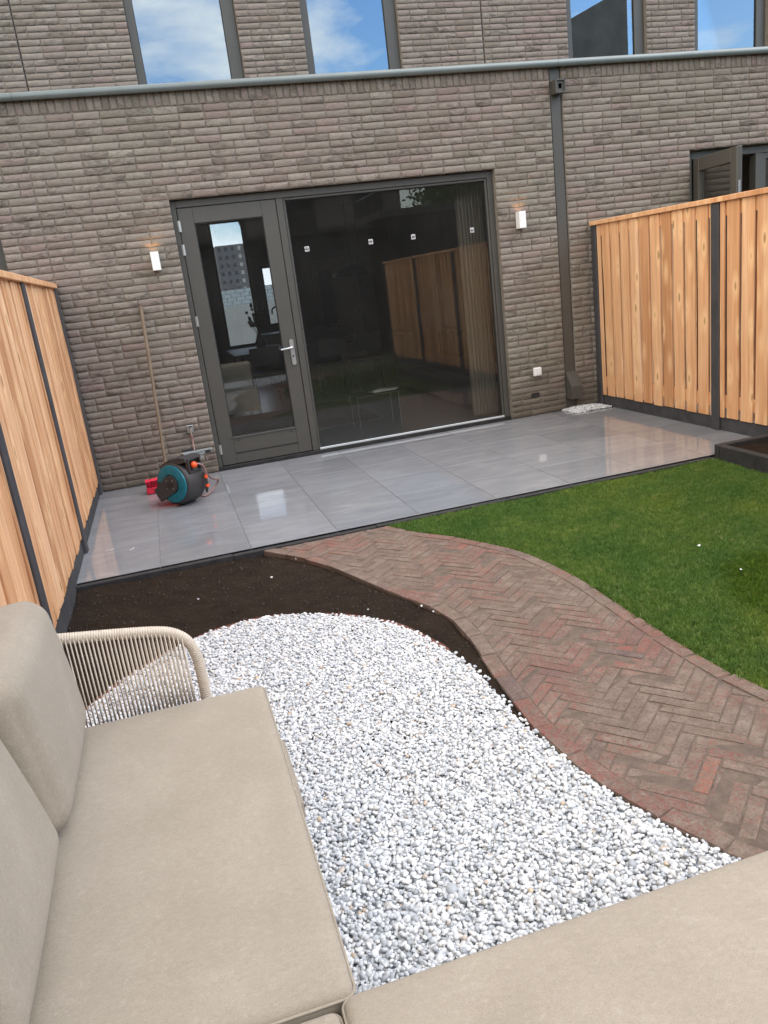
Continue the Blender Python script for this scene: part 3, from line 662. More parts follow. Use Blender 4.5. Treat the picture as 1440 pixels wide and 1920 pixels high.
def catmull(P, n=6):
    P = [Vector((*p, 0)) for p in P]; r = []
    for i in range(len(P)-1):
        p0, p1, p2, p3 = P[max(i-1, 0)], P[i], P[i+1], P[min(i+2, len(P)-1)]
        for k in range(n):
            t_ = k/n; r.append(.5*((2*p1)+(-p0+p2)*t_+(2*p0-5*p1+4*p2-p3)*t_*t_+(-p0+3*p1-3*p2+p3)*t_**3))
    r.append(P[-1]); return [(v.x, v.y) for v in r]
cPR, cPL, cGL = catmull(PR), catmull(PL), catmull(GL)
pathpoly = np.array(cPL+cPR[::-1])
gravpoly = np.array([(-.02, -8.6)]+cGL[:]+[p for p in cPL if p[1] < -5.45]+[(3.3, -8.6)])
def inside(poly, X, Y):
    c = np.zeros(len(X), bool); n = len(poly); j = n-1
    for i in range(n):
        xi, yi = poly[i]; xj, yj = poly[j]
        if yi != yj:
            m_ = ((yi > Y) != (yj > Y)) & (X < (xj-xi)*(Y-yi)/(yj-yi)+xi); c ^= m_
        j = i
    return c
def flatpoly(name, poly, z, m, th=.03, parent=None):
    b2 = MB(); n = len(poly); vs = [(x, y, z) for x, y in poly]+[(x, y, z-th) for x, y in poly]
    bm = bmesh.new(); tv = [bm.verts.new(v) for v in vs[:n]]; f = bm.faces.new(tv); bmesh.ops.triangulate(bm, faces=[f]); bm.normal_update()
    bm.verts.index_update(); tris = [[v.index for v in f.verts] for f in bm.faces]
    b2.add(vs, tris+[(i, (i+1) % n, n+(i+1) % n, n+i) for i in range(n)])
    bm.free(); return b2.obj(name, M[m], parent)
# soil: uneven sheet
def hfield(name, x0, x1, y0, y1, step, zf, m):
    nx, ny = int((x1-x0)/step), int((y1-y0)/step)
    X, Y = np.meshgrid(np.linspace(x0, x1, nx+1), np.linspace(y0, y1, ny+1)); Z = zf(X, Y)
    b2 = MB(); idx = np.arange((nx+1)*(ny+1)).reshape(ny+1, nx+1)
    me = bpy.data.meshes.new(name)
    F = np.stack([idx[:-1, :-1], idx[:-1, 1:], idx[1:, 1:], idx[1:, :-1]], -1).reshape(-1, 4)
    me.from_pydata(np.stack([X, Y, Z], -1).reshape(-1, 3).tolist(), [], F.tolist()); me.materials.append(M[m]); me.shade_smooth()
    return link(name, me)
def wavy(seed, amps):
    r = np.random.default_rng(seed); C_ = []
    for fq, a in amps:
        for _ in range(7):
            th = r.uniform(0, 6.28); C_.append((fq*math.cos(th)*r.uniform(.6, 1.4), fq*math.sin(th)*r.uniform(.6, 1.4), r.uniform(0, 6.28), a/2.6))
    return lambda X, Y: sum(a*np.sin(u*X+v*Y+p) for u, v, p, a in C_)
wz = wavy(3, [(5, .007), (17, .004), (60, .0025)])
soilz = lambda X, Y: -.040+wz(X, Y)
struct(hfield('soil', -.02, 2.1, -5.3, -2.7, .02, soilz, 'soil'))
struct(flatpoly('gravel_bed', gravpoly.tolist(), -.044, 'gravel_base', .05))
path = setting('path')
flatpoly('joint_sand', pathpoly.tolist(), -.0226, 'sand', .05, path)
# ------------------------------------------------------------------ pavers (45 degree herringbone, soldier edge along both sides)
def clip(poly, p, nrm):
    r = []; n = len(poly)
    for i in range(n):
        a, b_ = poly[i], poly[(i+1) % n]; da = (a[0]-p[0])*nrm[0]+(a[1]-p[1])*nrm[1]; db = (b_[0]-p[0])*nrm[0]+(b_[1]-p[1])*nrm[1]
        if da >= 0: r.append(a)
        if (da >= 0) != (db >= 0):
            t_ = da/(da-db); r.append((a[0]+(b_[0]-a[0])*t_, a[1]+(b_[1]-a[1])*t_))
    return r
def resample(c, step):
    r = [c[0]]; acc = 0
    for a, b_ in zip(c[:-1], c[1:]):
        d = math.hypot(b_[0]-a[0], b_[1]-a[1]); t_ = step-acc
        while t_ <= d: r.append((a[0]+(b_[0]-a[0])*t_/d, a[1]+(b_[1]-a[1])*t_/d)); t_ += step
        acc = (acc+d) % step
    return r
EW = .066
def paver(poly, top):
    cx = sum(p[0] for p in poly)/len(poly); cy = sum(p[1] for p in poly)/len(poly); n = len(poly)
    sh = lambda s, z: [(cx+(x-cx)*s, cy+(y-cy)*s, z) for x, y in poly]
    def inset(d, z):
        o = []
        for x, y in poly:
            l = math.hypot(x-cx, y-cy) or 1; o.append((x-(x-cx)/l*d, y-(y-cy)/l*d, z))
        return o
    tx, ty = random.uniform(-.012, .012), random.uniform(-.02, .02)
    r1, r2 = inset(.0, top-.003), inset(.004, top)
    r2 = [(x, y, z+(x-cx)*tx+(y-cy)*ty) for x, y, z in r2]
    r0 = [(x, y, -.09) for x, y in poly]
    vs = r0+r1+r2
    fs = [tuple(range(2*n, 3*n))]
    for k_ in (0, 1): fs += [(k_*n+i, k_*n+(i+1) % n, (k_+1)*n+(i+1) % n, (k_+1)*n+i) for i in range(n)]
    return (cx, cy), vs, fs
pavers = []
for crv, side in ((cPL, 1), (cPR, -1)):
    rs = resample(crv, .205)
    for a, b_ in zip(rs[:-1], rs[1:]):
        d = (b_[0]-a[0], b_[1]-a[1]); l = math.hypot(*d); t_ = (d[0]/l, d[1]/l); nm = (-t_[1]*side, t_[0]*side)
        # side: PL runs towards -y with the path at its left (+x): rotate accordingly
        nm = (-t_[1], t_[0]) if side == 1 else (t_[1], -t_[0])
        g = .004; j0 = random.uniform(-.005, .003)
        A = (a[0]+t_[0]*g+nm[0]*j0, a[1]+t_[1]*g+nm[1]*j0); B = (b_[0]-t_[0]*g+nm[0]*j0, b_[1]-t_[1]*g+nm[1]*j0)
        poly = [A, B, (B[0]+nm[0]*EW, B[1]+nm[1]*EW), (A[0]+nm[0]*EW, A[1]+nm[1]*EW)]
        ar = sum(poly[i][0]*poly[(i+1) % 4][1]-poly[(i+1) % 4][0]*poly[i][1] for i in range(4))
        if ar < 0: poly = poly[::-1]
        pavers.append(paver(poly, -.0175+random.uniform(-.003, .0015)))
        # keep wall: inner limit for the herringbone
segsL = [(cPL[i], cPL[i+1]) for i in range(len(cPL)-1)]; segsR = [(cPR[i], cPR[i+1]) for i in range(len(cPR)-1)]
BW, BL = .0525, .21
def near(segs, p):
    best = None
    for a, b_ in segs:
        d = (b_[0]-a[0], b_[1]-a[1]); l2 = d[0]**2+d[1]**2; t_ = max(0, min(1, ((p[0]-a[0])*d[0]+(p[1]-a[1])*d[1])/l2))
        q_ = (a[0]+d[0]*t_, a[1]+d[1]*t_); dd = (p[0]-q_[0])**2+(p[1]-q_[1])**2
        if best is None or dd < best[0]: l = math.sqrt(l2); best = (dd, q_, (d[0]/l, d[1]/l))
    return best
ang = math.radians(41); ca, sa = math.cos(ang), math.sin(ang)
def rotp(u, v): return (2.2+u*ca-v*sa, -4.8+u*sa+v*ca)
for i in range(-90, 91):
    for j in range(-14, 15):
        # herringbone lattice: horizontal brick at (u,v), vertical brick beside it
        u = i*BW+j*4*BW*1.0; v = i*BW-j*4*BW
        for kind in (0, 1):
            if kind == 0: x0, y0, x1, y1 = u, v, u+4*BW, v+BW
            else: x0, y0, x1, y1 = u, v+BW, u+BW, v+5*BW
            g = .0028
            poly = [rotp(x0+g, y0+g), rotp(x1-g, y0+g), rotp(x1-g, y1-g), rotp(x0+g, y1-g)]
            c = (sum(p[0] for p in poly)/4, sum(p[1] for p in poly)/4)
            if not (1.0 < c[0] < 3.9 and -7.3 < c[1] < -2.6): continue
            b1 = near(segsL, c); tL = b1[2]; nL = (-tL[1], tL[0]); pL = (b1[1][0]+nL[0]*(EW+.003), b1[1][1]+nL[1]*(EW+.003))
            b2_ = near(segsR, c); tR = b2_[2]; nR = (tR[1], -tR[0]); pRr = (b2_[1][0]+nR[0]*(EW+.003), b2_[1][1]+nR[1]*(EW+.003))
            poly = clip(poly, pL, nL)
            if len(poly) > 2: poly = clip(poly, pRr, nR)
            if len(poly) > 2: poly = clip(poly, (0, -2.705), (0, -1))
            if len(poly) < 3: continue
            ar = .5*abs(sum(poly[k_][0]*poly[(k_+1) % len(poly)][1]-poly[(k_+1) % len(poly)][0]*poly[k_][1] for k_ in range(len(poly))))
            if ar < .0007: continue
            pavers.append(paver(poly, -.0205+random.uniform(-.0025, .002)))
pavers.sort(key=lambda p: (p[0][0]-CAMP.x)**2+(p[0][1]-CAMP.y)**2)
inview = [p for p in pavers if p[0][1] > -6.65 and p[0][0] < 2.75+max(0, (-p[0][1]-4)*.1)]
rest = [p for p in pavers if p not in inview]
for p in inview[:300]: MB().add(p[1], p[2]).obj('paver', M['paver'], path)
rest += inview[300:]
if rest:
    b2 = MB()
    for p in rest: b2.add(p[1], p[2])
    o = b2.obj('paving', M['paver_a'], path, attr=True); o['kind'] = 'stuff'
# clay edging strip between soil and pebbles
b2 = MB(); cg = [p for p in cGL]
for i in range(len(cg)-1):
    a, b_ = cg[i], cg[i+1]; d = (b_[0]-a[0], b_[1]-a[1]); l = math.hypot(*d); nx_, ny_ = -d[1]/l*.022, d[0]/l*.022
vs = []; fs = []; n = len(cg)
for i in range(n):
    a = cg[max(i-1, 0)]; b_ = cg[min(i+1, n-1)]; d = (b_[0]-a[0], b_[1]-a[1]); l = math.hypot(*d); ox, oy = -d[1]/l*.03, d[0]/l*.03
    x, y = cg[i]; zt = -.028 if y > -4.6 else -.028-.05*min(1, (-4.6-y)*4)*(x > 1)
    vs += [(x, y, -.1), (x, y, zt), (x+ox, y+oy, zt-.003), (x+ox, y+oy, -.1)]
for i in range(n-1):
    for k_ in range(3): fs.append((4*i+k_, 4*i+k_+1, 4*i+4+k_+1, 4*i+4+k_))
b2.add(vs, fs)
tag(b2.obj('garden_edging', M['rust']), 'low rust red edging strip curving round the white pebble bed', 'edging')
# ------------------------------------------------------------------ geometry-nodes scatter
def scatter(name, pts, rots, scls, protos, m):
    me = bpy.data.meshes.new(name); me.from_pydata([tuple(p) for p in pts], [], [])
    n = len(pts)
    a = me.attributes.new('rotv', 'FLOAT_VECTOR', 'POINT'); a.data.foreach_set('vector', np.asarray(rots, np.float32).ravel())
    a = me.attributes.new('sclv', 'FLOAT_VECTOR', 'POINT'); a.data.foreach_set('vector', np.asarray(scls, np.float32).ravel())
    a = me.attributes.new('pick', 'INT', 'POINT'); a.data.foreach_set('value', rng.integers(0, len(protos), n).astype(np.int32))
    me.materials.append(m); o = link(name, me)
    pc = bpy.data.collections.new(name+'_source')
    for i, pm in enumerate(protos):
        pm.materials.append(m); po = bpy.data.objects.new('%s_source_%02d' % (name, i), pm); pc.objects.link(po)
    ng = bpy.data.node_groups.new(name, 'GeometryNodeTree')
    ng.interface.new_socket('Geometry', in_out='INPUT', socket_type='NodeSocketGeometry'); ng.interface.new_socket('Geometry', in_out='OUTPUT', socket_type='NodeSocketGeometry')
    gi = ng.nodes.new('NodeGroupInput'); go = ng.nodes.new('NodeGroupOutput'); ip = ng.nodes.new('GeometryNodeInstanceOnPoints')
    ci = ng.nodes.new('GeometryNodeCollectionInfo'); ci.inputs['Collection'].default_value = pc; ci.inputs['Separate Children'].default_value = True; ci.inputs['Reset Children'].default_value = True
    def at(nm, ty):
        q_ = ng.nodes.new('GeometryNodeInputNamedAttribute'); q_.data_type = ty; q_.inputs['Name'].default_value = nm; return q_.outputs['Attribute']
    ip.inputs['Pick Instance'].default_value = True
    e2r = ng.nodes.new('FunctionNodeEulerToRotation')
    ng.links.new(at('rotv', 'FLOAT_VECTOR'), e2r.inputs[0]); ng.links.new(e2r.outputs[0], ip.inputs['Rotation'])
    ng.links.new(at('sclv', 'FLOAT_VECTOR'), ip.inputs['Scale']); ng.links.new(at('pick', 'INT'), ip.inputs['Instance Index'])
    ng.links.new(gi.outputs[0], ip.inputs['Points']); ng.links.new(ci.outputs[0], ip.inputs['Instance']); ng.links.new(ip.outputs[0], go.inputs[0])
    md = o.modifiers.new('scatter', 'NODES'); md.node_group = ng
    o['kind'] = 'stuff'; return o
def pebble_protos(nv=10, sub=2, seed=5, rough=.13):
    r = []; rd = random.Random(seed)
    for i in range(nv):
        bm = bmesh.new(); bmesh.ops.create_icosphere(bm, subdivisions=sub, radius=1)
        dirs = [(Vector((rd.gauss(0, 1), rd.gauss(0, 1), rd.gauss(0, 1))).normalized(), rd.uniform(.62, .9)) for _ in range(6)]
        for v in bm.verts:
            c = v.co.normalized()
            for d, lim in dirs:
                h_ = c.dot(d)
                if h_ > lim: c = c-d*(h_-lim)*.75
            v.co = c*(1+rd.uniform(-.02, .02))
        me = bpy.data.meshes.new('pebble_shape'); bm.to_mesh(me); bm.free(); me.shade_smooth(); r.append(me)
    return r
def jgrid(x0, x1, y0, y1, s):
    X, Y = np.meshgrid(np.arange(x0, x1, s), np.arange(y0, y1, s)); X = X.ravel()+rng.uniform(-.5, .5, X.size)*s; Y = Y.ravel()+rng.uniform(-.5, .5, Y.size)*s; return X, Y
def pebbles(name, poly, s, zb, zr, size):
    P_l = []; 
    for lay_ in range(3):
        X, Y = jgrid(poly[:, 0].min(), poly[:, 0].max(), poly[:, 1].min(), poly[:, 1].max(), s*(1, 1.15, 1.9)[lay_])
        m_ = inside(poly, X, Y); X, Y = X[m_], Y[m_]
        P_l.append(np.stack([X, Y, zb+lay_*.006+rng.uniform(-zr, zr, X.size)+.35*wz(X, Y)], -1))
    P = np.concatenate(P_l); n = len(P); rot = np.stack([rng.uniform(-.6, .6, n), rng.uniform(-.6, .6, n), rng.uniform(0, 6.28, n)], -1)
    g = np.exp(rng.normal(0, .24, n))*size; sc = np.stack([g*rng.uniform(1.0, 1.45, n), g*rng.uniform(.8, 1.05, n), g*rng.uniform(.55, .85, n)], -1)
    return P, rot, sc
gp2 = gravpoly.copy()
P, rt, sc = pebbles('g', gp2, .0126, -.034, .0023, .0069)
keep = ~((P[:, 0] < .75) & (P[:, 1] < -5.75)) & ~((P[:, 1] < -7.0))
scatter('pebbles', P[keep], rt[keep], sc[keep], pebble_protos(10, 2), M['pebble'])
pk = np.array([(4.868, -.283), (4.862, -.03), (4.86, .006), (5.25, .006), (5.30, -.05), (5.30, -.283)])
P, rt, sc = pebbles('p', pk, .014, -.010, .006, .0095)
# heap follows a soft mound
P[:, 2] += .008+.022*np.exp(-((P[:, 0]-5.06)/.14)**2-((P[:, 1]+.13)/.11)**2)
M['pebble_w'] = plain('bright_pebble', (.64, .65, .65), .5, 0, 60, .12)
scatter('pebble_pocket', P, rt, sc, pebble_protos(6, 1, 9), M['pebble_w'])
struct(MB().box(4.862, -.288, -.05, 5.32, -.001, -.016).obj('gravel_pocket', M['gravel_base']))
# stray pebbles on the path edge and soil
def strays():
    pts = []; rd = random.Random(11)
    for c in cPL[20:]:
        for _ in range(2):
            if rd.random() < .35 and c[1] < -5.2: pts.append((c[0]-rd.uniform(-.004, .03), c[1]+rd.uniform(-.03, .03), -.027+rd.uniform(-.004, .002)))
    for c in cGL:
        for _ in range(3): pts.append((c[0]+rd.uniform(-.03, .03), c[1]-rd.uniform(-.016, .03), -.030))
    for (x, y) in ((1.80, -4.15), (1.83, -4.25), (1.35, -2.95), (1.5, -3.1), (1.15, -3.2), (.7, -3.3), (1.55, -4.0)): pts.append((x, y, -.034 if x < 1.6 else -.012))
    n = len(pts); g = np.array([rd.uniform(.006, .010) for _ in range(n)])
    scatter('stray_pebbles', pts, np.array([[rd.uniform(-.5, .5), rd.uniform(-.5, .5), rd.uniform(0, 6)] for _ in range(n)]), np.stack([g*1.2, g, g*.75], -1), pebble_protos(5, 2, 21), M['pebble'])
strays()
# soil crumbs
X, Y = jgrid(-.02, 2.0, -4.9, -2.7, .030); m_ = ~inside(gravpoly, X, Y) & ~inside(pathpoly, X, Y); X, Y = X[m_], Y[m_]; n = len(X)
g = np.minimum(np.exp(rng.normal(0, .5, n))*.0034, .009)
scatter('soil_crumbs', np.stack([X, Y, soilz(X, Y)+.001], -1), rng.uniform(0, 6.28, (n, 3)), np.stack([g*1.3, g, g*.8], -1), pebble_protos(5, 1, 31), plain('soil_crumb', (.040, .027, .018), .95, 0, 40, .3))
# ------------------------------------------------------------------ lawn
lawnpoly = np.array([p for p in cPR]+[(3.75, -8.3), (5.33, -8.3), (5.33, -4.6), (4.69, -4.6), (4.69, -2.705)])
struct(flatpoly('lawn', lawnpoly.tolist(), -.040, 'turf', .04))
def tuft_protos(nv=8, seed=3):
    r = []; rd = random.Random(seed)
    for i in range(nv):
        b2 = MB()
        for k_ in range(15):
            a = rd.uniform(0, 6.28); rr = rd.uniform(0, .012); bx, by = rr*math.cos(a), rr*math.sin(a); h_ = rd.uniform(.018, .036); w_ = rd.uniform(.0011, .0019)
            la = rd.uniform(0, 6.28); ln = rd.uniform(.1, .75)*h_; fa = rd.uniform(0, 3.14); wx, wy = math.cos(fa)*w_, math.sin(fa)*w_
            p1 = (bx+math.cos(la)*ln*.35, by+math.sin(la)*ln*.35, h_*.6); p2 = (bx+math.cos(la)*ln, by+math.sin(la)*ln, h_*(1-.25*ln/h_))
            b2.add([(bx-wx, by-wy, 0), (bx+wx, by+wy, 0), (p1[0]-wx*.8, p1[1]-wy*.8, p1[2]), (p1[0]+wx*.8, p1[1]+wy*.8, p1[2]), p2], [(0, 1, 3, 2), (2, 3, 4)])
        r.append(b2.mesh('tuft_shape'))
    return r
X, Y = jgrid(1.95, 5.3, -6.6, -2.70, .0125); ej = rng.normal(0, .008, X.size); m_ = inside(lawnpoly, X+ej, Y+ej*.6) & (Y > -6.6); X, Y = X[m_], Y[m_]; n = len(X)
wl = wavy(8, [(3, .006), (9, .004)])
g = rng.uniform(.75, 1.25, n)*(1+10*wl(X, Y))
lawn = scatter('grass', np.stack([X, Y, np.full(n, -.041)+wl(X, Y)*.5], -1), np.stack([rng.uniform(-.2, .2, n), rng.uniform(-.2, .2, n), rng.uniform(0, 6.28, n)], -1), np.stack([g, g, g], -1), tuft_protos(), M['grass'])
# ------------------------------------------------------------------ raised bed
rb = thing('raised_bed', 'low black edged raised bed of dark soil in the lawn corner by the right fence', 'raised bed', (4.7, -2.71, 0))
child(MB().box(4.70, -2.765, -.1, 5.29, -2.705, .098, .006), 'edge_beam', M['kerb'], rb)
child(MB().box(4.70, -5.4, -.1, 4.76, -2.767, .096, .006), 'edge_beam', M['kerb'], rb)
bs = hfield('bed_soil', 4.758, 5.292, -5.4, -2.766, .03, lambda X, Y: .062+.8*wz(X, Y), 'soil'); bs.parent = rb; bs.matrix_parent_inverse = Matrix.Translation(rb.location).inverted()
# ------------------------------------------------------------------ fences
WB = MB(); WB.box(-.0085, -.070, 0, .0085, .070, 1, .0022); board_me = WB.mesh('board', M['wood'])
RB = MB().box(-.022, 0, -.055, .022, 1, .055, .003).mesh('rail', M['wood'])
def bow_mesh(seed):
    r = random.Random(seed); b2 = MB(); vs = []; fs = []; n = 5
    for k_ in range(n+1):
        z = k_/n; dx = r.uniform(-.0025, .0025) if 0 < k_ < n else 0; dy = r.uniform(-.002, .002); e = .003
        vs += [(-.0068+dx, -.070+e+dy, z), (-.0068+dx, .070-e+dy, z), (-.0068+e+dx, .070+dy, z), (.0068+dx, .070+dy, z), (.0068+dx, -.070+dy, z), (-.0068+e+dx, -.070+dy, z)]
    for k_ in range(n):
        for i in range(6): fs.append((k_*6+i, k_*6+(i+1) % 6, (k_+1)*6+(i+1) % 6, (k_+1)*6+i))
    fs += [tuple(range(6))[::-1], tuple(range(n*6, n*6+6))]
    b2.add(vs, fs); return b2.mesh('board', M['wood'])
BOARDS = [bow_mesh(i) for i in range(6)]
def fence(xw, inward, label, n_pan, over):
    """xw: garden-side face of the posts; inward=-1 when the garden lies towards -x"""
    t = thing('fence', label, 'fence', (xw, 0, 0), 'larch board fences either side of the garden')
    s = inward
    def put(me, nm, loc, scl, flip=False):
        o = link(nm, me, t); o.location = loc; o.scale = scl
        if flip: o.rotation_euler = (0, 0, math.pi)
        return o
    for k_ in range(n_pan+1):
        yc = -.055-1.888*k_
        if k_ == 0: a, b_ = -.105, -.015
        else: a, b_ = yc-.055, yc+.045
        bm_ = MB().box(-.0 if s > 0 else -.0, 0, 0, 0, 0, 0) if False else MB()
        bm_.box(0 if s < 0 else -.085, a, -.12, .085 if s < 0 else 0, b_, 1.878, .008)
        bm_.obj('post', M['post'], t)
    for p in range(n_pan):
        y1 = -.105 if p == 0 else -.055-1.888*p-.055; y0 = -.055-1.888*(p+1)+.045
        # concrete base board
        MB().box(.028 if s < 0 else -.062, y0+.001, -.14, .062 if s < 0 else -.028, y1-.001, .112, .004).obj('base_board', M['concrete'], t)
        xr_ = .0525 if s < 0 else -.0525
        xb = .0232 if s < 0 else -.0232; xk = .088 if s < 0 else -.088
        for z in (.255, 1.825): put(RB, 'rail', (xr_, y0+.002, z), (1, y1-y0-.004, 1))
        # front boards from the house end outward
        yb = -.196-1.888*p if p else -.196
        fr_ = []
        y = yb+.168
        while y > y0-.2:
            lo, hi = y-.137, y
            lo, hi = max(lo, y0+.003), min(hi, y1-.003)
            if hi-lo > .012: fr_.append((lo, hi))
            y -= .168
        for lo, hi in fr_:
            o = put(random.choice(BOARDS), 'board', (xb+(random.uniform(-.0012, .0012) if s < 0 else random.uniform(-.0045, .0035)), (lo+hi)/2, .118+random.uniform(-.004, .004)), (1, (hi-lo)/.14, 1.760), s > 0)
            o.rotation_euler[2] += random.uniform(-.012, .012) if s < 0 else random.uniform(-.045, .045)
        y = yb+.168+.084
        while y > y0-.2:
            lo, hi = max(y-.142, y0+.003), min(y, y1-.003)
            if hi-lo > .02: put(random.choice(BOARDS), 'back_board', (xk, (lo+hi)/2, .122), (1, (hi-lo)/.14, 1.752), s < 0)
            y -= .168
        cz = MB().box(-.012 if s < 0 else -.1, (y0 if p < n_pan-1 else y0), 0, .1 if s < 0 else .012, y1, .040, .004)
    # capping in lengths butted over the posts
    y = -.012; k_ = 0
    while k_ < n_pan:
        y2 = -.055-1.888*(k_+1)
        c_ = MB().box(-.012 if s < 0 else -.1, y2+.0008, 1.8805, .1 if s < 0 else .012, y, 1.922, .004).obj('cap_rail', M['wood'], t); y = y2-.0008; k_ += 1
    return t
fr = fence(5.295, -1, 'orange brown vertical board fence with dark posts on the right, below the open neighbour door', 4, 0)
fl = fence(-.002, 1, 'pale larch board fence with dark posts on the left, beside hose reel and sofa', 4, 0)
# ------------------------------------------------------------------ hose reel, tap, broom
def nrm_basis(n, up=Vector((0, 0, 1))):
    n = n.normalized(); v = (up-n*up.dot(n)).normalized(); u = v.cross(n); return Matrix((n, u*-1 if False else u, v)).transposed()
reel = thing('hose_reel', 'dark grey garden hose reel with a turquoise side disc standing on the patio', 'hose reel', (.70, -1.0, 0))
nx_ = Vector((-.70, -.71, 0.04)); Bm = nrm_basis(nx_).to_4x4(); C0 = Vector((.735, -1.02, .192))
T_ = Matrix.Translation(C0) @ Bm      # local +X = side disc direction
def rchild(mb, name, m, sm=True, par=reel):
    o = mb.obj(name, M[m], None); o.parent = reel; o.matrix_parent_inverse = Matrix.Translation(reel.location).inverted()
    if sm: smooth_by_angle(o, 38)
    return o
b2 = MB()
prof = [(.118, 0), (.118, .085), (.116, .150), (.108, .172), (.09, .184), (.05, .190), (-.05, .190), (-.09, .184), (-.108, .170), (-.116, .148), (-.118, .08), (-.118, 0)]
b2.lathe(prof, 44, T_)
rchild(b2, 'drum_cover', 'dgrey')
# disc: ring segment turquoise, open towards lower-left
b2 = MB(); n = 48; vs = []; fs = []
a0, a1 = math.radians(-118+0), math.radians(172)
for i in range(n+1):
    a = a0+(a1-a0)*i/n
    for (xx, r_) in ((.117, .078), (.130, .082), (.130, .150), (.126, .158), (.116, .160)):
        vs.append(T_ @ Vector((xx, r_*math.cos(a), r_*math.sin(a))))
for i in range(n):
    for k_ in range(4): fs.append((5*i+k_, 5*i+k_+1, 5*i+5+k_+1, 5*i+5+k_))
fs += [tuple(range(5)), tuple(5*n+k_ for k_ in range(5))[::-1]]
b2.add(vs, fs); disc = rchild(b2, 'side_disc', 'teal')
b2 = MB()
for a in (20, 62, 105, 148, -25, -70):
    a = math.radians(a); 
    v0 = T_ @ Matrix.Rotation(a, 4, 'X')
    q_ = MB().box(.129, .096, -.0035, .1335, .138, .0035); b2.add([v0 @ Vector(v) for v in q_.v], q_.f)
rchild(b2, 'rib', 'teal')
# hub and swivel arm to the lower left
b2 = MB(); pl = [(.070*math.cos(math.radians(a)), .070*math.sin(math.radians(a))) for a in range(-40, 150, 12)]
A2 = T_ @ Matrix.Rotation(math.radians(90), 4, 'Z') if False else T_
hubpoly = [(.074*math.cos(math.radians(a)), .074*math.sin(math.radians(a))) for a in range(-60, 120, 12)]
dd = math.radians(212); dx_, dz_ = math.cos(dd), math.sin(dd); px_, pz_ = -dz_, dx_
hubpoly = [(.076*math.cos(dd+math.radians(a)), .076*math.sin(dd+math.radians(a))) for a in range(70, 291, 12)]
e1 = (dx_*.192+px_*-.058, dz_*.192+pz_*-.058); e2 = (dx_*.192+px_*.058, dz_*.192+pz_*.058)
hubpoly = hubpoly+[e1, e2]
vs = [T_ @ Vector((x_, u_, v_)) for x_ in (.112, .143) for u_, v_ in hubpoly]; n = len(hubpoly)
b2.add(vs, [tuple(range(n))[::-1], tuple(range(n, 2*n))]+[(i, (i+1) % n, n+(i+1) % n, n+i) for i in range(n)])
rchild(b2, 'hub_arm', 'dgrey', False)
b2 = MB(); b2.cyl(T_ @ Vector((.142, 0, .0)), T_ @ Vector((.150, 0, .0)), .026, 20); rchild(b2, 'hub_cap', 'black')
for a in (45, 135, 225, 315):
    a = math.radians(a); p = Vector((.142, .046*math.cos(a), .046*math.sin(a))); b2 = MB(); b2.cyl(T_ @ p, T_ @ (p+Vector((.004, 0, 0))), .0045, 8); rchild(b2, 'screw', 'steel', False)
# handle deck on top: slopes to the wall bracket
TB = Matrix.Translation(C0) @ Matrix.Rotation(math.radians(-45), 4, 'Z')   # local +X along the axle away from disc? used as a horizontal frame
e_x = Vector((.71, -.70, 0)); e_y = Vector((.70, .71, 0))       # e_x: horizontal, to the right and towards the camera; e_y along axle away from disc
def W(a, b_, c): return C0+e_x*a+e_y*b_+Vector((0, 0, c))
b2 = MB()
top = [(-.15, .09), (-.10, .165), (.0, .208), (.10, .222), (.165, .215), (.172, .185), (.10, .17), (.0, .16), (-.12, .09)]
n = len(top); vs = [W(a, s_, c) for s_ in (-.095, .095) for a, c in top]
b2.add(vs, [tuple(range(n))[::-1], tuple(range(n, 2*n))]+[(i, (i+1) % n, n+(i+1) % n, n+i) for i in range(n)]); rchild(b2, 'top_handle', 'dgrey')
# hose mouth frame, facing the camera on the right
b2 = MB(); 
def oct_frame(b2, a, s0, s1, z0, z1, th, dep):
    for (sa_, sb_, za, zb) in ((s0, s1, z1-th, z1), (s0, s1, z0, z0+th), (s0, s0+th, z0+th, z1-th), (s1-th, s1, z0+th, z1-th)):
        vs = [W(a+da, s_, z) for z in (za, zb) for s_ in (sa_, sb_) for da in (0, dep)]
        b2.add(vs, [(0, 2, 3, 1), (4, 5, 7, 6), (0, 1, 5, 4), (2, 6, 7, 3), (0, 4, 6, 2), (1, 3, 7, 5)])
oct_frame(b2, .150, -.075, .075, .085, .205, .012, .035); rchild(b2, 'mouth_frame', 'dgrey', False)
vs = [W(.152+da, s_, z) for z in (.096, .194) for s_ in (-.064, .064) for da in (0, .004)]
b2 = MB(); b2.add(vs, [(0, 2, 3, 1), (4, 5, 7, 6), (0, 1, 5, 4), (2, 6, 7, 3), (0, 4, 6, 2), (1, 3, 7, 5)]); rchild(b2, 'hose_mouth', 'black', False)
def ball(c, r_, name, m):
    bm = bmesh.new(); bmesh.ops.create_icosphere(bm, subdivisions=3, radius=r_); me = bpy.data.meshes.new(name); bm.to_mesh(me); bm.free(); me.materials.append(M[m]); me.shade_smooth()
    o = link(name, me); o.location = c; o.parent = reel; o.matrix_parent_inverse = Matrix.Translation(reel.location).inverted(); return o
bc = W(.182, -.012, .145); ball(bc, .029, 'hose_stopper', 'orange')
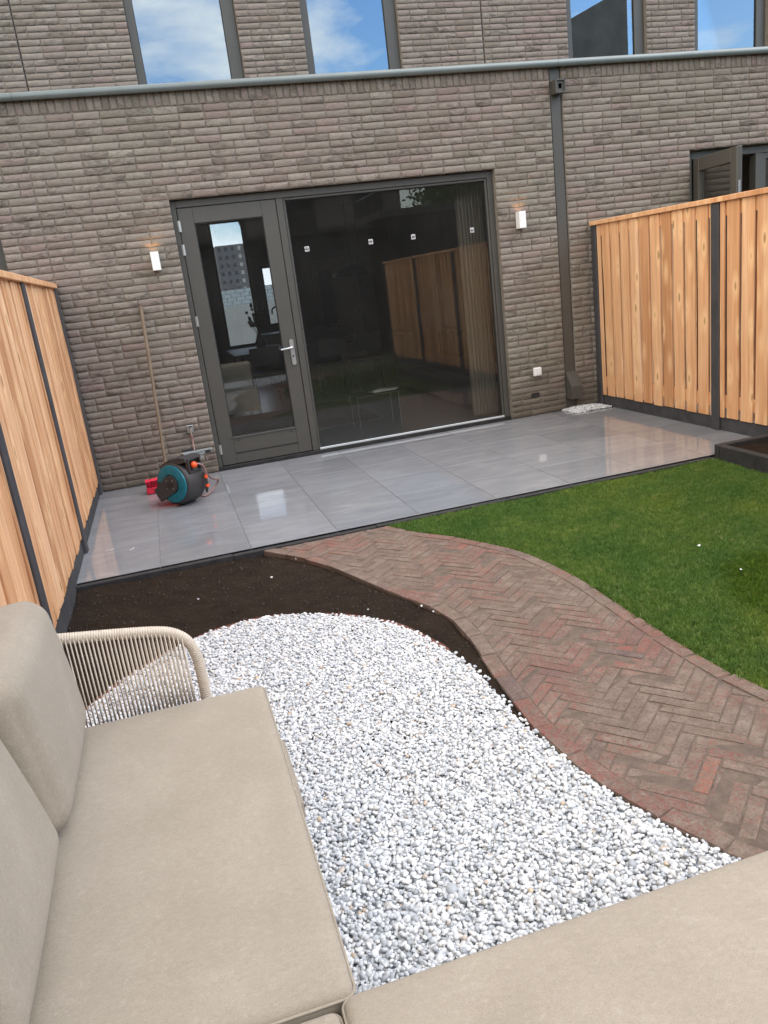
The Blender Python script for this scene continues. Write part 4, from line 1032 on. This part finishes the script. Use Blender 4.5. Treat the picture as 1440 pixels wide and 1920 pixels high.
# short hose from the stopper down to the nozzle clipped on the drum
def bez(P, n=8): 
    c = []
    V = [Vector(p) for p in P]
    for i in range(len(V)-1):
        p0, p1, p2, p3 = V[max(i-1, 0)], V[i], V[i+1], V[min(i+2, len(V)-1)]
        for k_ in range(n):
            t_ = k_/n; c.append(.5*((2*p1)+(-p0+p2)*t_+(2*p0-5*p1+4*p2-p3)*t_*t_+(-p0+3*p1-3*p2+p3)*t_**3))
    c.append(V[-1]); return c
b2 = MB(); b2.tube(bez([W(.19, -.005, .15), W(.215, .02, .145), W(.228, .05, .11), W(.225, .065, .06), W(.215, .068, .028)]), .0085, 10); rchild(b2, 'hose_end', 'hose')
nz0 = W(.215, .068, .02)
b2 = MB(); b2.tube([nz0+Vector((0, 0, .02)), nz0+Vector((0, 0, .005)), nz0+Vector((0, 0, -.012))], [.013, .015, .013], 14); rchild(b2, 'nozzle_collar', 'orange')
b2 = MB(); b2.tube([nz0+Vector((0, 0, -.012)), nz0+Vector((0, 0, -.065))], [.0105, .0105], 14); rchild(b2, 'nozzle', 'dgrey')
b2 = MB(); b2.tube([nz0+Vector((0, 0, -.062)), nz0+Vector((0, 0, -.072)), nz0+Vector((0, 0, -.086))], [.015, .018, .016], 14); rchild(b2, 'nozzle_tip', 'orange')
b2 = MB(); b2.tube([nz0+Vector((-.01, -.0, -.086)), nz0+Vector((-.014, 0, -.13))], [.015, .010], 12); rchild(b2, 'nozzle_holder', 'black')
# galvanised wall bracket reaching out to the right, with a black knob and hanging pin
b2 = MB(); br0, br1 = W(.02, .04, .222), Vector((1.035, -.90, .405))
dv = (br1-br0); ln = dv.length; dv.normalize(); sd_ = Vector((0, 0, 1)).cross(dv).normalized(); upv = dv.cross(sd_)
def slab(p0, d, s, u, l, w0, w1, h_): 
    vs = [p0+s*w_*sg+u*hh for (w_, ) in ((w0,),) for sg in (-1, 1) for hh in (-h_, h_)]+[p0+d*l+s*w1*sg+u*hh for sg in (-1, 1) for hh in (-h_, h_)]
    return vs, [(0, 1, 3, 2), (4, 6, 7, 5), (0, 4, 5, 1), (2, 3, 7, 6), (0, 2, 6, 4), (1, 5, 7, 3)]
b2.add(*slab(br0, dv, sd_, upv, ln, .045, .022, .004)); b2.add(*slab(br0+sd_*.02-upv*.012, dv, upv, sd_, ln*.96, .018, .010, .0025)); b2.add(*slab(br0-sd_*.02-upv*.012, dv, upv, sd_, ln*.72, .02, .016, .0025))
b2.add(*slab(br0+dv*ln*.62-upv*.02, -upv, dv, sd_, .045, .022, .012, .004))
rchild(b2, 'wall_bracket', 'galv', False)
kb = br0+dv*ln*.83-upv*.022; b2 = MB(); b2.cyl(kb-dv*.028, kb+dv*.028, .0125, 12); rchild(b2, 'bracket_knob', 'black')
b2 = MB(); pk0 = br0+dv*ln*.78-upv*.02; b2.tube([pk0, pk0+Vector((0, 0, -.07)), pk0+Vector((.004, 0, -.082)), pk0+Vector((.016, 0, -.084))], .0022, 6); rchild(b2, 'hanging_pin', 'steel', False)
b2 = MB(); b2.add(*slab(W(-.06, .14, .20), Vector((.9, .44, 0)).normalized(), Vector((-.44, .9, 0)).normalized(), Vector((0, 0, 1)), .10, .012, .012, .03)); rchild(b2, 'rear_bracket', 'black', False)
# supply hose: tap -> behind the reel; loop lying right of the reel
b2 = MB(); b2.tube(bez([(.905, -.055, .385), (.905, -.075, .33), (.898, -.16, .24), (.87, -.40, .235), (.83, -.66, .26), (.79, -.80, .25)]), .008, 10); rchild(b2, 'supply_hose', 'hose')
b2 = MB(); b2.tube(bez([W(.20, .085, .06), Vector((.985, -.95, .155)), Vector((1.04, -.85, .11)), Vector((1.01, -.84, .06)), Vector((.955, -.90, .022)), Vector((.90, -.95, .012)), Vector((.85, -.93, .02))]), .0085, 10); rchild(b2, 'hose_loop', 'hose')
# outside tap
tap = thing('garden_tap', 'small silver garden tap on the brick wall above the hose reel', 'tap', (.905, 0, .46))
child(MB().box(.874, -.016, .425, .936, -.002, .50, .004), 'wall_plate', M['steel'], tap)
child(MB().cyl((.905, -.015, .465), (.905, -.060, .465), .010, 12).cyl((.905, -.055, .47), (.905, -.058, .41), .0095, 12), 'spout', M['steel'], tap)
child(MB().cyl((.905, -.05, .47), (.905, -.05, .492), .006, 10).box(.885, -.056, .490, .930, -.044, .497, .002), 'handle', M['black'], tap)
child(MB().cyl((.905, -.057, .412), (.905, -.057, .385), .014, 12), 'connector', M['hose'], tap)
# broom
br = thing('broom', 'red bristled broom behind the hose reel, its wooden pole leaning on the wall', 'broom', (.50, -.40, 0))
child(MB().tube([(.613, -.42, .06), (.680, -.026, 1.645)], [.0135, .0165], 12), 'pole', M['pole'], br)
hb = MB(); n = 17
n = 22
for k_ in range(n):
    for r_ in range(5):
        x0 = .425+k_*.0175; y0 = -.46+r_*.016
        hb.tube([(x0, y0+.014, .045), (x0+random.uniform(-.004, .004)-.004*(4-r_)*.2, y0-.030-.004*(3-r_)+random.uniform(-.004, .004), .13+random.uniform(-.006, .006))], [.008, .0095], 5)
child(hb, 'bristles', M['red'], br)
child(MB().box(.412, -.472, .002, .81, -.380, .062, .008), 'broom_head', M['red'], br)
# ------------------------------------------------------------------ corner sofa
sofa = thing('corner_sofa', 'beige cushioned corner sofa with rope arm in the foreground on white pebbles', 'sofa', (0, -6, 0))
def cushion(x0, y0, z0, x1, y1, z1, r_, puff, n=(22, 34, 6), seed=1, pw=4):
    bm = bmesh.new(); rd = random.Random(seed)
    X = lambda k_, N_, a, b_: a+(b_-a)*k_/N_
    vs = {}; 
    cx, cy, cz = (x0+x1)/2, (y0+y1)/2, (z0+z1)/2; hx, hy, hz = (x1-x0)/2, (y1-y0)/2, (z1-z0)/2
    wv_ = wavy(seed, [(6, .0035), (14, .0012)])
    def warp(t_, r_, h_):  # denser near the edges
        return math.sin(t_*math.pi/2)
    def P(i, j, k_):
        u, v, w_ = 2*i/n[0]-1, 2*j/n[1]-1, 2*k_/n[2]-1
        u, v, w_ = [.45*q_+.55*math.sin(q_*math.pi/2) for q_ in (u, v, w_)]
        p = Vector((u*hx, v*hy, w_*hz))
        c = Vector((max(-hx+r_, min(hx-r_, p.x)), max(-hy+r_, min(hy-r_, p.y)), max(-hz+r_, min(hz-r_, p.z))))
        d = p-c
        if d.length > 1e-9: p = c+d.normalized()*min(r_, d.length if d.length < r_ else r_)
        pf = (1-abs(u)**pw)*(1-abs(v)**pw)
        p.z += (1 if w_ > 0 else -1)*abs(w_)**1.0*puff*pf
        sfx = (1-abs(w_)**2)*(1-abs(v)**6)*puff*.45; sfy = (1-abs(w_)**2)*(1-abs(u)**6)*puff*.45
        p.x += sfx*(abs(u)**8)*(1 if u > 0 else -1); p.y += sfy*(abs(v)**8)*(1 if v > 0 else -1)
        if w_ > .5: p.z += float(wv_(p.x+seed, p.y))*pf**.3
        return (p.x, p.y, p.z)
    for i in range(n[0]+1):
        for j in range(n[1]+1):
            for k_ in range(n[2]+1):
                if i in (0, n[0]) or j in (0, n[1]) or k_ in (0, n[2]): vs[(i, j, k_)] = bm.verts.new(P(i, j, k_))
    def F(a, b_, c, d):
        try: bm.faces.new((vs[a], vs[b_], vs[c], vs[d]))
        except ValueError: pass
    for i in range(n[0]):
        for j in range(n[1]):
            F((i, j, n[2]), (i+1, j, n[2]), (i+1, j+1, n[2]), (i, j+1, n[2])); F((i, j, 0), (i, j+1, 0), (i+1, j+1, 0), (i+1, j, 0))
    for i in range(n[0]):
        for k_ in range(n[2]):
            F((i, 0, k_), (i+1, 0, k_), (i+1, 0, k_+1), (i, 0, k_+1)); F((i, n[1], k_), (i, n[1], k_+1), (i+1, n[1], k_+1), (i+1, n[1], k_))
    for j in range(n[1]):
        for k_ in range(n[2]):
            F((0, j, k_), (0, j, k_+1), (0, j+1, k_+1), (0, j+1, k_)); F((n[0], j, k_), (n[0], j+1, k_), (n[0], j+1, k_+1), (n[0], j, k_+1))
    me = bpy.data.meshes.new('cushion'); bm.to_mesh(me); bm.free(); me.materials.append(M['fabric']); me.shade_smooth()
    return me, Vector((cx, cy, cz)), (hx, hy, hz)
def put_cushion(name, dims, r_, puff, seed, rot=(0, 0, 0), n=(22, 34, 8), piping=(.5,), pw=4):
    me, c, h_ = cushion(*dims, r_, puff, n, seed, pw); o = link(name, me, None); o.location = c; o.rotation_euler = rot
    o.parent = sofa; o.matrix_parent_inverse = Matrix.Translation(sofa.location).inverted()
    for zz in piping:      # welt line round the cushion
        pts = []; hx, hy, hz = h_; rr = r_*1.0; z = zz*hz
        for (sx, sy, a0_) in ((1, 1, 0), (-1, 1, 90), (-1, -1, 180), (1, -1, 270)):
            for a in range(0, 91, 15):
                aa = math.radians(a0_+a); pts.append((sx*(hx-rr)+(rr+.001)*math.cos(aa), sy*(hy-rr)+(rr+.001)*math.sin(aa), z))
        pb = MB(); pb.tube(pts, .003, 6, closed=True); q_ = pb.obj('piping', M['fabric'], o, smooth=True)
    return o
ST = .437
put_cushion('seat_cushion', (.02, -6.652, ST-.115, .872, -5.435, ST), .022, .004, 2, n=(30, 44, 8), piping=(.72, -.72))
put_cushion('seat_cushion', (.843, -7.42, ST-.117, 2.35, -6.655, ST+.001), .022, .004, 5, n=(44, 28, 8), piping=(.72, -.72))
put_cushion('seat_cushion', (.02, -7.42, ST-.125, .835, -6.668, ST-.006), .02, .004, 9, n=(26, 26, 8), piping=(.72, -.72))
def back_cushion(y0, y1, xb, lean, seed, h_=.43, th=.20):
    # built lying flat (thickness along z) then stood up: local x -> up, y -> along, z -> thickness
    cy = (y0+y1)/2
    me, c, hh = cushion(-h_/2, y0, -th/2, h_/2, y1, th/2, .060, .020, (26, 30, 14), seed, 2.4)
    o = link('back_cushion', me, None); o.rotation_euler = (0, math.radians(-90-lean), 0)
    o.location = (xb, cy, ST+.010+h_/2*math.cos(math.radians(lean)))
    o.parent = sofa; o.matrix_parent_inverse = Matrix.Translation(sofa.location).inverted(); return o
back_cushion(-6.02, -5.432, .228, 6, 12)
back_cushion(-6.64, -6.03, .196, 13, 17)
back_cushion(-7.25, -6.66, .19, 12, 19)
# frame: base rails, legs, platform, back rail
fm = MB()
for (a, b_) in (((.03, -5.405), (.72, -5.405)), ((.03, -5.405), (.03, -7.45)), ((.80, -5.46), (.80, -6.72)), ((.80, -6.72), (2.36, -6.72)), ((2.36, -6.72), (2.36, -7.45)), ((.03, -7.45), (2.36, -7.45))):
    fm.tube([(a[0], a[1], .29), (b_[0], b_[1], .29)], .016, 10)
o = fm.obj('frame', M['rope'], None, smooth=True); o.parent = sofa; o.matrix_parent_inverse = Matrix.Translation(sofa.location).inverted()
child(MB().box(.04, -6.66, .295, .846, -5.455, .322, .01), 'seat_base', M['fabric'], sofa); child(MB().box(.04, -7.43, .295, 2.33, -6.675, .3145, .01), 'seat_base', M['fabric'], sofa)
child(MB().box(.82, -5.98, .275, .893, -5.63, .36, .02), 'seat_sling', M['fabric'], sofa)
for lx_, ly_ in ((.06, -5.42), (.72, -5.42), (.06, -7.4), (2.3, -7.4), (2.3, -6.74)):
    child(MB().tube([(lx_, ly_, -.05), (lx_, ly_, .29)], [.014, .018], 12), 'leg', M['rope'], sofa)
# arm: wrapped tube
YA = -5.385
core = bez([(.03, YA, .745), (.18, YA, .730), (.321, YA, .708), (.48, YA, .684), (.585, YA, .665), (.635, YA, .645), (.668, YA, .612), (.685, YA, .565), (.690, YA, .50), (.690, YA, .42), (.690, YA, .30)], 40)
dense = []; acc = 0; step = .0011
for a, b_ in zip(core[:-1], core[1:]):
    d = (b_-a).length; t_ = 0
    k_ = max(1, int(d/step))
    for q_ in range(k_): dense.append(a+(b_-a)*q_/k_)
s_ = 0; rad = []
for i, p in enumerate(dense):
    if i: s_ += (p-dense[i-1]).length
    rad.append(.0150+.0030*abs(math.sin(math.pi*s_/.0075))**.7)
ab = MB(); ab.tube(dense, rad, 14); arm = ab.obj('arm_rail', M['rope'], None, smooth=True); arm.parent = sofa; arm.matrix_parent_inverse = Matrix.Translation(sofa.location).inverted()
rp = MB(); rp.tube([(0, 0, 0), (0, 0, 1)], .0022, 7); rope_me = rp.mesh('rope', M['rope'], True)
def arm_z(x):
    for a, b_ in zip(core[:-1], core[1:]):
        if a.x <= x <= b_.x: return a.z+(b_.z-a.z)*(x-a.x)/max(1e-6, b_.x-a.x)
    return .6
for i in range(50):
    x = .05+i*.0122
    for yo, dx2 in ((.0155, 0), (-.0155, .0061)):
        xt = x+dx2; zt = arm_z(xt)
        if xt > .655: continue
        a = Vector((xt, YA+yo, zt)); b_ = Vector((xt+.004-.02*(xt-.3)*0, -5.405+yo, .285)); d = a-b_
        o = link('rope', rope_me, None); o.location = b_; o.rotation_euler = d.to_track_quat('Z', 'Y').to_euler(); o.scale = (1, 1, d.length)
        o.parent = sofa; o.matrix_parent_inverse = Matrix.Translation(sofa.location).inverted()
# ------------------------------------------------------------------ interior seen through the glass
RD = 8.6; CZ = 3.12
FW = [(2.12, 2.80, .62, 3.07), (3.0, 3.30, .95, 2.15)]
MB().box(.0, .302, -.03, 5.05, RD, -.002).obj('interior_floor', M['intfloor'], house)
MB().box(.0, .302, CZ, 5.05, RD, CZ+.05).obj('ceiling', M['ceil'], house)
MB().box(-.1, .302, -.03, -.001, RD, CZ).obj('side_wall', M['wallpaint'], house); MB().box(5.051, .302, -.03, 5.15, RD, CZ).obj('side_wall', M['wallpaint'], house)
b2 = MB(); slab_with_holes(b2, -.1, 5.15, -.03, CZ+.05, RD+.001, RD+.25, FW); b2.obj('front_wall', M['wallpaint'], house)
for (a, b_, c, d) in FW: window(house, a+.002, b_-.002, c+.002, d-.002, RD+.08, .04, .04, .05, .05, .06, 'glass_front', 'front_window')
b2 = MB(); b2.box(2.85, .303, CZ-.22, 5.05, .6, CZ-.001); b2.obj('curtain_box', M['wallpaint'], house)
# dark neighbour rooms so their openings are not see-through
for h, a, b_, y1 in ((hr, 6.3, 9.0, 4.0), (hl, -4.4, -.2, 4.0)):
    b2 = MB(); b2.box(a, .31, -.03, b_, y1, -.005); b2.box(a, .31, 2.8, b_, y1, 2.85); b2.box(a-.06, .31, 0, a-.001, y1, 2.8); b2.box(b_+.001, .31, 0, b_+.06, y1, 2.8); b2.box(a, y1+.001, 0, b_, y1+.05, 2.8)
    b2.obj('room_shell', M['wallpaint'], h)
def bxt(name, label, cat, parts, loc=(0, 0, 0), group=None):
    t = thing(name, label, cat, loc, group)
    for nm, m, b in parts:
        mb = MB()
        for q_ in b: mb.box(*q_, .004)
        child(mb, nm, M[m], t)
    return t
# curtain: pleated sheet
cu = thing('curtain', 'beige pleated curtain hanging inside the right edge of the big window', 'curtain', (4.2, .33, 0))
vs = []; fs = []; n = 60
for i in range(n+1):
    x = 3.99+(.30)*i/n; y = .42+.035*math.sin(i*.85)+.01*math.sin(i*2.1)
    vs += [(x, y, .03), (x, y, 2.45)]
for i in range(n): fs.append((2*i, 2*i+2, 2*i+3, 2*i+1))
cb = MB(); cb.add(vs, fs); child(cb, 'cloth', M['curtain'], cu, smooth=True)
child(MB().cyl((3.9, .42, 2.46), (4.9, .42, 2.46), .012), 'rail', M['black'], cu)
bxt('dining_table', 'dark dining table seen through the garden door', 'table', [('tabletop', 'dark_furniture', [(1.85, 4.6, .72, 2.75, 6.2, .76)]), ('leg', 'dark_furniture', [(1.95, 4.7, 0, 2.0, 4.75, .72)]), ('leg', 'dark_furniture', [(2.6, 4.7, 0, 2.65, 4.75, .72)]), ('leg', 'dark_furniture', [(1.95, 6.05, 0, 2.0, 6.1, .72)]), ('leg', 'dark_furniture', [(2.6, 6.05, 0, 2.65, 6.1, .72)])], (2.3, 5.4, 0))
def chair(x, y, label):
    p = [('seat', 'dark_furniture', [(x-.22, y-.22, .43, x+.22, y+.22, .48)]), ('backrest', 'dark_furniture', [(x-.22, y-.22, .60, x+.22, y-.18, .86)])]
    for sx, sy in ((-1, -1), (1, -1), (-1, 1), (1, 1)): p.append(('leg', 'black', [(x+sx*.19-.012, y+sy*.19-.012, 0, x+sx*.19+.012, y+sy*.19+.012, .43)]))
    bxt('dining_chair', label, 'chair', p, (x, y, 0), 'dining chairs behind the glass')
chair(2.25, 4.35, 'dark dining chair in front of the table, seen through the door glass'); chair(3.25, 4.2, 'dark dining chair just right of the door mullion, behind the big pane'); chair(3.85, 4.4, 'dark dining chair furthest right behind the big pane')
bxt('dining_table', 'dark long table behind the big window pane', 'table', [('tabletop', 'dark_furniture', [(3.0, 4.6, .72, 4.7, 5.5, .76)]), ('leg', 'dark_furniture', [(3.05, 5.0, 0, 3.15, 5.1, .72)]), ('leg', 'dark_furniture', [(4.55, 5.0, 0, 4.65, 5.1, .72)])], (3.8, 5, 0))
bxt('kitchen_island', 'dark kitchen island with a tap at the right of the door glass', 'kitchen island', [('cabinet', 'dark_furniture', [(2.62, 6.4, 0, 3.9, 7.0, .88)]), ('worktop', 'black', [(2.6, 6.38, .882, 3.95, 7.03, .92)])], (3.2, 6.7, 0))
kt = thing('kitchen_tap', 'black swan neck kitchen tap seen against the front window', 'tap', (2.83, 6.5, .92))
child(MB().tube(bez([(2.98, 6.5, .92), (2.98, 6.5, 1.25), (2.95, 6.5, 1.34), (2.88, 6.5, 1.37), (2.81, 6.5, 1.34), (2.79, 6.5, 1.25)]), .014, 10), 'spout', M['black'], kt)
vp = thing('potted_plant', 'leafless dark twiggy plant in a vase on the dining table', 'plant', (2.35, 5.2, .76))
child(MB().lathe([(0, .05), (.02, .075), (.12, .085), (.2, .05), (.23, .055)], 20, Matrix.Translation((2.35, 5.2, .762)) @ Matrix.Rotation(math.radians(-90), 4, 'Y')), 'vase', M['black'], vp, smooth=True)
tw = MB(); rd = random.Random(4)
for k_ in range(16):
    a = rd.uniform(0, 6.28); r_ = rd.uniform(.04, .17); h_ = rd.uniform(.25, .62)
    p1 = Vector((2.35, 5.2, .95)); p3 = p1+Vector((math.cos(a)*r_, math.sin(a)*r_, h_)); p2 = (p1+p3)/2+Vector((rd.uniform(-.03, .03), 0, .03)); tw.tube([p1, p2, p3], [.005, .004, .003], 5)
    for q_ in range(5):
        c = p2.lerp(p3, rd.random()); tw.box(c.x-.022, c.y-.006, c.z-.018, c.x+.022, c.y+.006, c.z+.018)
child(tw, 'twigs', M['bark'], vp)
ct = thing('side_table', 'small wire legged table with papers just inside the big window', 'table', (3.0, .9, 0))
child(MB().box(2.74, .72, .395, 3.28, 1.1, .402), 'tabletop', M['dark_furniture'], ct)
for lx_, ly_ in ((2.76, .74), (3.24, .74), (2.76, 1.08), (3.24, 1.08)): child(MB().cyl((lx_, ly_, .0), (lx_, ly_, .395), .0035, 8), 'leg', M['steel'], ct)
for i in range(3):
    o = MB().box(-.12, -.08, 0, .12, .08, .006).obj('magazine', M['white'] if i else M['palewall']); o.location = (3.08+.03*i, .9-.02*i, .4035+.0065*i); o.rotation_euler = (0, 0, .2-.35*i)
    tag(o, ('pale magazine lying lowest on the wire legged table', 'white magazine in the middle of the pile on the wire legged table', 'white magazine topmost on the wire legged table')[i], 'magazine', 'magazines on the side table')
sf = thing('indoor_sofa', 'long grey sofa inside along the right wall behind the curtain', 'sofa', (4.6, 2.4, 0))
child(MB().box(4.1, .75, .05, 5.0, 3.6, .42, .05), 'seat', M['sofa_in'], sf); child(MB().box(4.78, .75, .42, 5.02, 3.6, .80, .06), 'backrest', M['sofa_in'], sf)
tag(MB().box(1.3, 1.4, -.001, 3.2, 3.4, .010).obj('rug', M['rug']), 'round edged brownish rug on the interior floor', 'rug')
bxt('armchair', 'low pale armchair at the left behind the door glass', 'armchair', [('seat', 'palewall', [(1.35, 3.1, .10, 1.95, 3.7, .40)]), ('backrest', 'palewall', [(1.30, 3.6, .30, 1.95, 3.85, .72)])], (1.6, 3.4, 0))
bxt('interior_door', 'pale interior door with a dark glazed panel seen in the far room', 'door', [('door_leaf', 'doorwhite', [(4.02, RD-.06, .0, 4.95, RD-.005, 2.15)]), ('glass_panel', 'dark_furniture', [(4.12, RD-.075, .55, 4.38, RD-.062, 1.9)]), ('handle', 'black', [(4.85, RD-.10, 1.02, 4.90, RD-.062, 1.05)])], (4.5, RD, 0))
pn = thing('pendant_lamp', 'black disc pendant lamp hanging above the dark long table', 'lamp', (3.9, 5.0, 2.0))
child(MB().lathe([(0, .30), (.02, .31), (.10, .26), (.16, .06), (.18, .02)], 28, Matrix.Translation((3.95, 5.0, 1.72)) @ Matrix.Rotation(math.radians(-90), 4, 'Y')), 'lamp_shade', M['black'], pn, smooth=True)
child(MB().cyl((3.95, 5.0, 1.9), (3.95, 5.0, CZ-.001), .004, 6), 'cord', M['black'], pn)
# ------------------------------------------------------------------ the street seen through the front window
sheet('street', -30, 11.5, 40, 17.5, -.05, 'asphalt'); sheet('pavement', -30, RD+.3, 40, 11.45, -.03, 'grout')
tag(MB().box(-8, 18.5, -.1, 16, 18.8, 1.33).obj('garden_wall', M['palewall']), 'pale rendered wall across the street seen through the door glass', 'wall')
wbk = thing('garden_wall', 'white painted brick wall above the pale wall across the street', 'wall', (4, 19, 0))
b2 = MB(); b2.box(-1, 19.0, -.1, 11.2, 19.2, 1.86); child(b2, 'backing', M['mortar'], wbk)
b2 = MB()
for k_ in range(5):
    for i in range(40): b2.box(-1+i*.3+(k_ % 2)*.15+.01, 18.98, 1.25+k_*.12, -1+i*.3+(k_ % 2)*.15+.29, 18.998, 1.36+k_*.12)
child(b2, 'bricks', M['white_brick'], wbk)['kind'] = 'stuff'
def building(name, label, x0, y0, x1, y1, h_, m, rows, cols, face, wmat='palewall', group=None, roof=None):
    t = thing(name, label, 'building' if 'tower' in name else 'house', (x0, y0, 0), group)
    child(MB().box(x0, y0, -.1, x1, y1, h_), 'wall', M[m], t)
    fy = y0 if face < 0 else y1; s = face
    dxw = (x1-x0)/cols
    for r_ in range(rows):
        for c_ in range(cols):
            wx0 = x0+dxw*(c_+.28); wz0 = h_/rows*(r_+.3)
            o = child(MB().box(wx0, fy-.03 if s < 0 else fy+.001, wz0, wx0+dxw*.44, fy-.001 if s < 0 else fy+.03, wz0+h_/rows*.45), 'window', M[wmat if ('tower' not in name or c_ == 3) else 'slate'], t)
    if roof:
        pr = [(y0-.3, h_+.001), ((y0+y1)/2, h_+roof), (y1+.3, h_+.001)]
        vs = [(x, y, z) for x in (x0, x1) for y, z in pr]
        b2 = MB(); b2.add(vs, [(0, 2, 1), (3, 4, 5), (0, 1, 4, 3), (1, 2, 5, 4), (0, 3, 5, 2)]); child(b2, 'roof', M['slate'], t)
    return t
building('apartment_tower', 'tall grey apartment tower seen through the door glass', 24.3, 260, 37.0, 272, 17.6, 'obrick', 7, 6, -1)
lp = thing('street_lamp', 'street lamp with a glass lantern seen through the door glass', 'street lamp', (3.55, 14, 0))
child(MB().tube([(3.55, 14, 0), (3.55, 14, 3.12)], [.06, .045], 12), 'post', M['coping'], lp)
child(MB().lathe([(0, .06), (.02, .09), (.5, .26), (.52, .28), (.60, .12), (.66, .02)], 12, Matrix.Translation((3.55, 14, 3.12)) @ Matrix.Rotation(math.radians(-90), 4, 'Y')), 'lantern', M['coping'], lp)
# ------------------------------------------------------------------ behind the camera: what the glass reflects
for i, (x0, x1) in enumerate(((-24, -12), (-11.99, 0), (0.01, 12.4))):
    building('row_house', ('dark row house opposite, at the far end of the row away from the tree', 'dark row house opposite, the middle one of its row', 'dark row house opposite beside the gap with the tree')[i], x0, -36, x1, -28, 6.0, 'obrick', 2, 4, 1, 'frame_dark', 'row houses opposite the garden', 2.4)
building('row_house', 'dark row house opposite, right of the tall gable house', 24.6, -36, 52, -28, 6.0, 'obrick', 2, 8, 1, 'frame_dark', 'row houses opposite the garden', 2.4)
gh = thing('gable_house', 'tall dark brick house with a rising roofline reflected in the upper right window', 'house', (18, -26, 0))
b2 = MB(); vs = [(x, y, z) for y in (-34, -24) for x, z in ((16.5, -.1), (24.2, -.1), (24.2, 12.9), (16.5, 9.75))]
b2.add(vs, [(0, 1, 2, 3), (4, 7, 6, 5), (0, 4, 5, 1), (1, 5, 6, 2), (2, 6, 7, 3), (3, 7, 4, 0)]); child(b2, 'wall', M['obrick'], gh)
child(MB().box(18.5, -23.995, 6.2, 20.2, -23.95, 7.8), 'window', M['frame_dark'], gh)
bxt('garden_shed', 'dark flat roofed shed beyond the right fence behind the camera', 'shed', [('wall', 'frame_dark', [(6.2, -13, -.1, 13, -10, 2.9)]), ('roof', 'slate', [(6.0, -13.2, 2.901, 13.2, -9.8, 3.05)])], (8, -11, 0))
bxt('garden_shed', 'unseen wide black shed added behind the sofa to darken the window reflection', 'shed', [('wall', 'slate', [(-.5, -13, -.1, 5.9, -10.6, 2.75)]), ('roof', 'slate', [(-.6, -13.1, 2.751, 6.0, -10.45, 2.86)]), ('door', 'black', [(1.2, -10.59, .0, 2.1, -10.56, 2.05)])], (2.6, -11, 0))  # unseen dark block added so the big pane reflects black
def tree(x, y, h_, label, seed):
    t = thing('leafy_tree', label, 'tree', (x, y, 0), 'trees opposite the garden'); rd = random.Random(seed)
    tk = MB(); tk.tube([(x, y, -.1), (x+.1, y, h_*.4), (x, y+.1, h_*.75)], [.22, .15, .05], 10)
    for k_ in range(9):
        a = rd.uniform(0, 6.28); z = h_*rd.uniform(.35, .7); tk.tube([(x, y, z), (x+math.cos(a)*h_*.22, y+math.sin(a)*h_*.22, z+h_*.18)], [.06, .02], 6)
    child(tk, 'trunk', M['bark'], t, smooth=True)
    n = 5200; g = np.random.default_rng(seed); cl = g.normal(0, 1, (46, 3)); cl /= np.linalg.norm(cl, axis=1)[:, None]; cl = cl*g.uniform(.35, 1, (46, 1))*np.array([h_*.27, h_*.27, h_*.33])+np.array([x, y, h_*.64])
    P = cl[g.integers(0, 46, n)]+g.normal(0, h_*.05, (n, 3)); b2 = MB()
    for p in P:
        u = Vector(g.normal(0, 1, 3)).normalized()*.11; v = Vector(g.normal(0, 1, 3)).normalized()*.09; p = Vector(p); b2.add([p-u, p+v, p+u, p-v], [(0, 1, 2, 3)])
    child(b2, 'crown', M['leaf'], t)
tree(14.2, -27, 6.4, 'bright green leafy tree reflected in the top right of the big window', 5)
tree(16.4, -21, 5.2, 'smaller leafy tree right of the bright green one in the window reflection', 6)

# ------------------------------------------------------------------ litter
for x, y, z, a, lb in ((3.407, -4.23, .0, .4, 'small white petal lying alone on the lawn'), (3.36, -4.63, .0, 1.5, 'white petal on the lawn beside the darker turf patch')):
    b2 = MB(); b2.add([(math.cos(k_*math.pi/4)*.014, math.sin(k_*math.pi/4)*.007, .003*math.cos(k_*math.pi/2)) for k_ in range(8)]+[(0, 0, -.002)], [(k_, (k_+1) % 8, 8) for k_ in range(8)])
    o = b2.obj('petal', M['white']); o.location = (x, y, z+.002); o.rotation_euler = (.3, .1, a); tag(o, lb, 'petal', 'white petals on the lawn')
for x, y, a, lb in ((.155, -2.05, .1, 'pale curled wood shaving on the tile nearest the left fence'), (.31, -2.13, 1.0, 'pale wood shaving on the patio tile, right of the other shaving')):
    b2 = MB(); pts = [(-.03+.06*k_/10, .004*math.sin(k_*.9), .004+.004*abs(math.sin(k_*.6))) for k_ in range(11)]; b2.tube(pts, .0022, 6)
    o = b2.obj('wood_shaving', M['doorwhite'], smooth=True); o.location = (x, y, 0); o.rotation_euler = (0, 0, a); tag(o, lb, 'wood shaving', 'wood shavings on the patio')
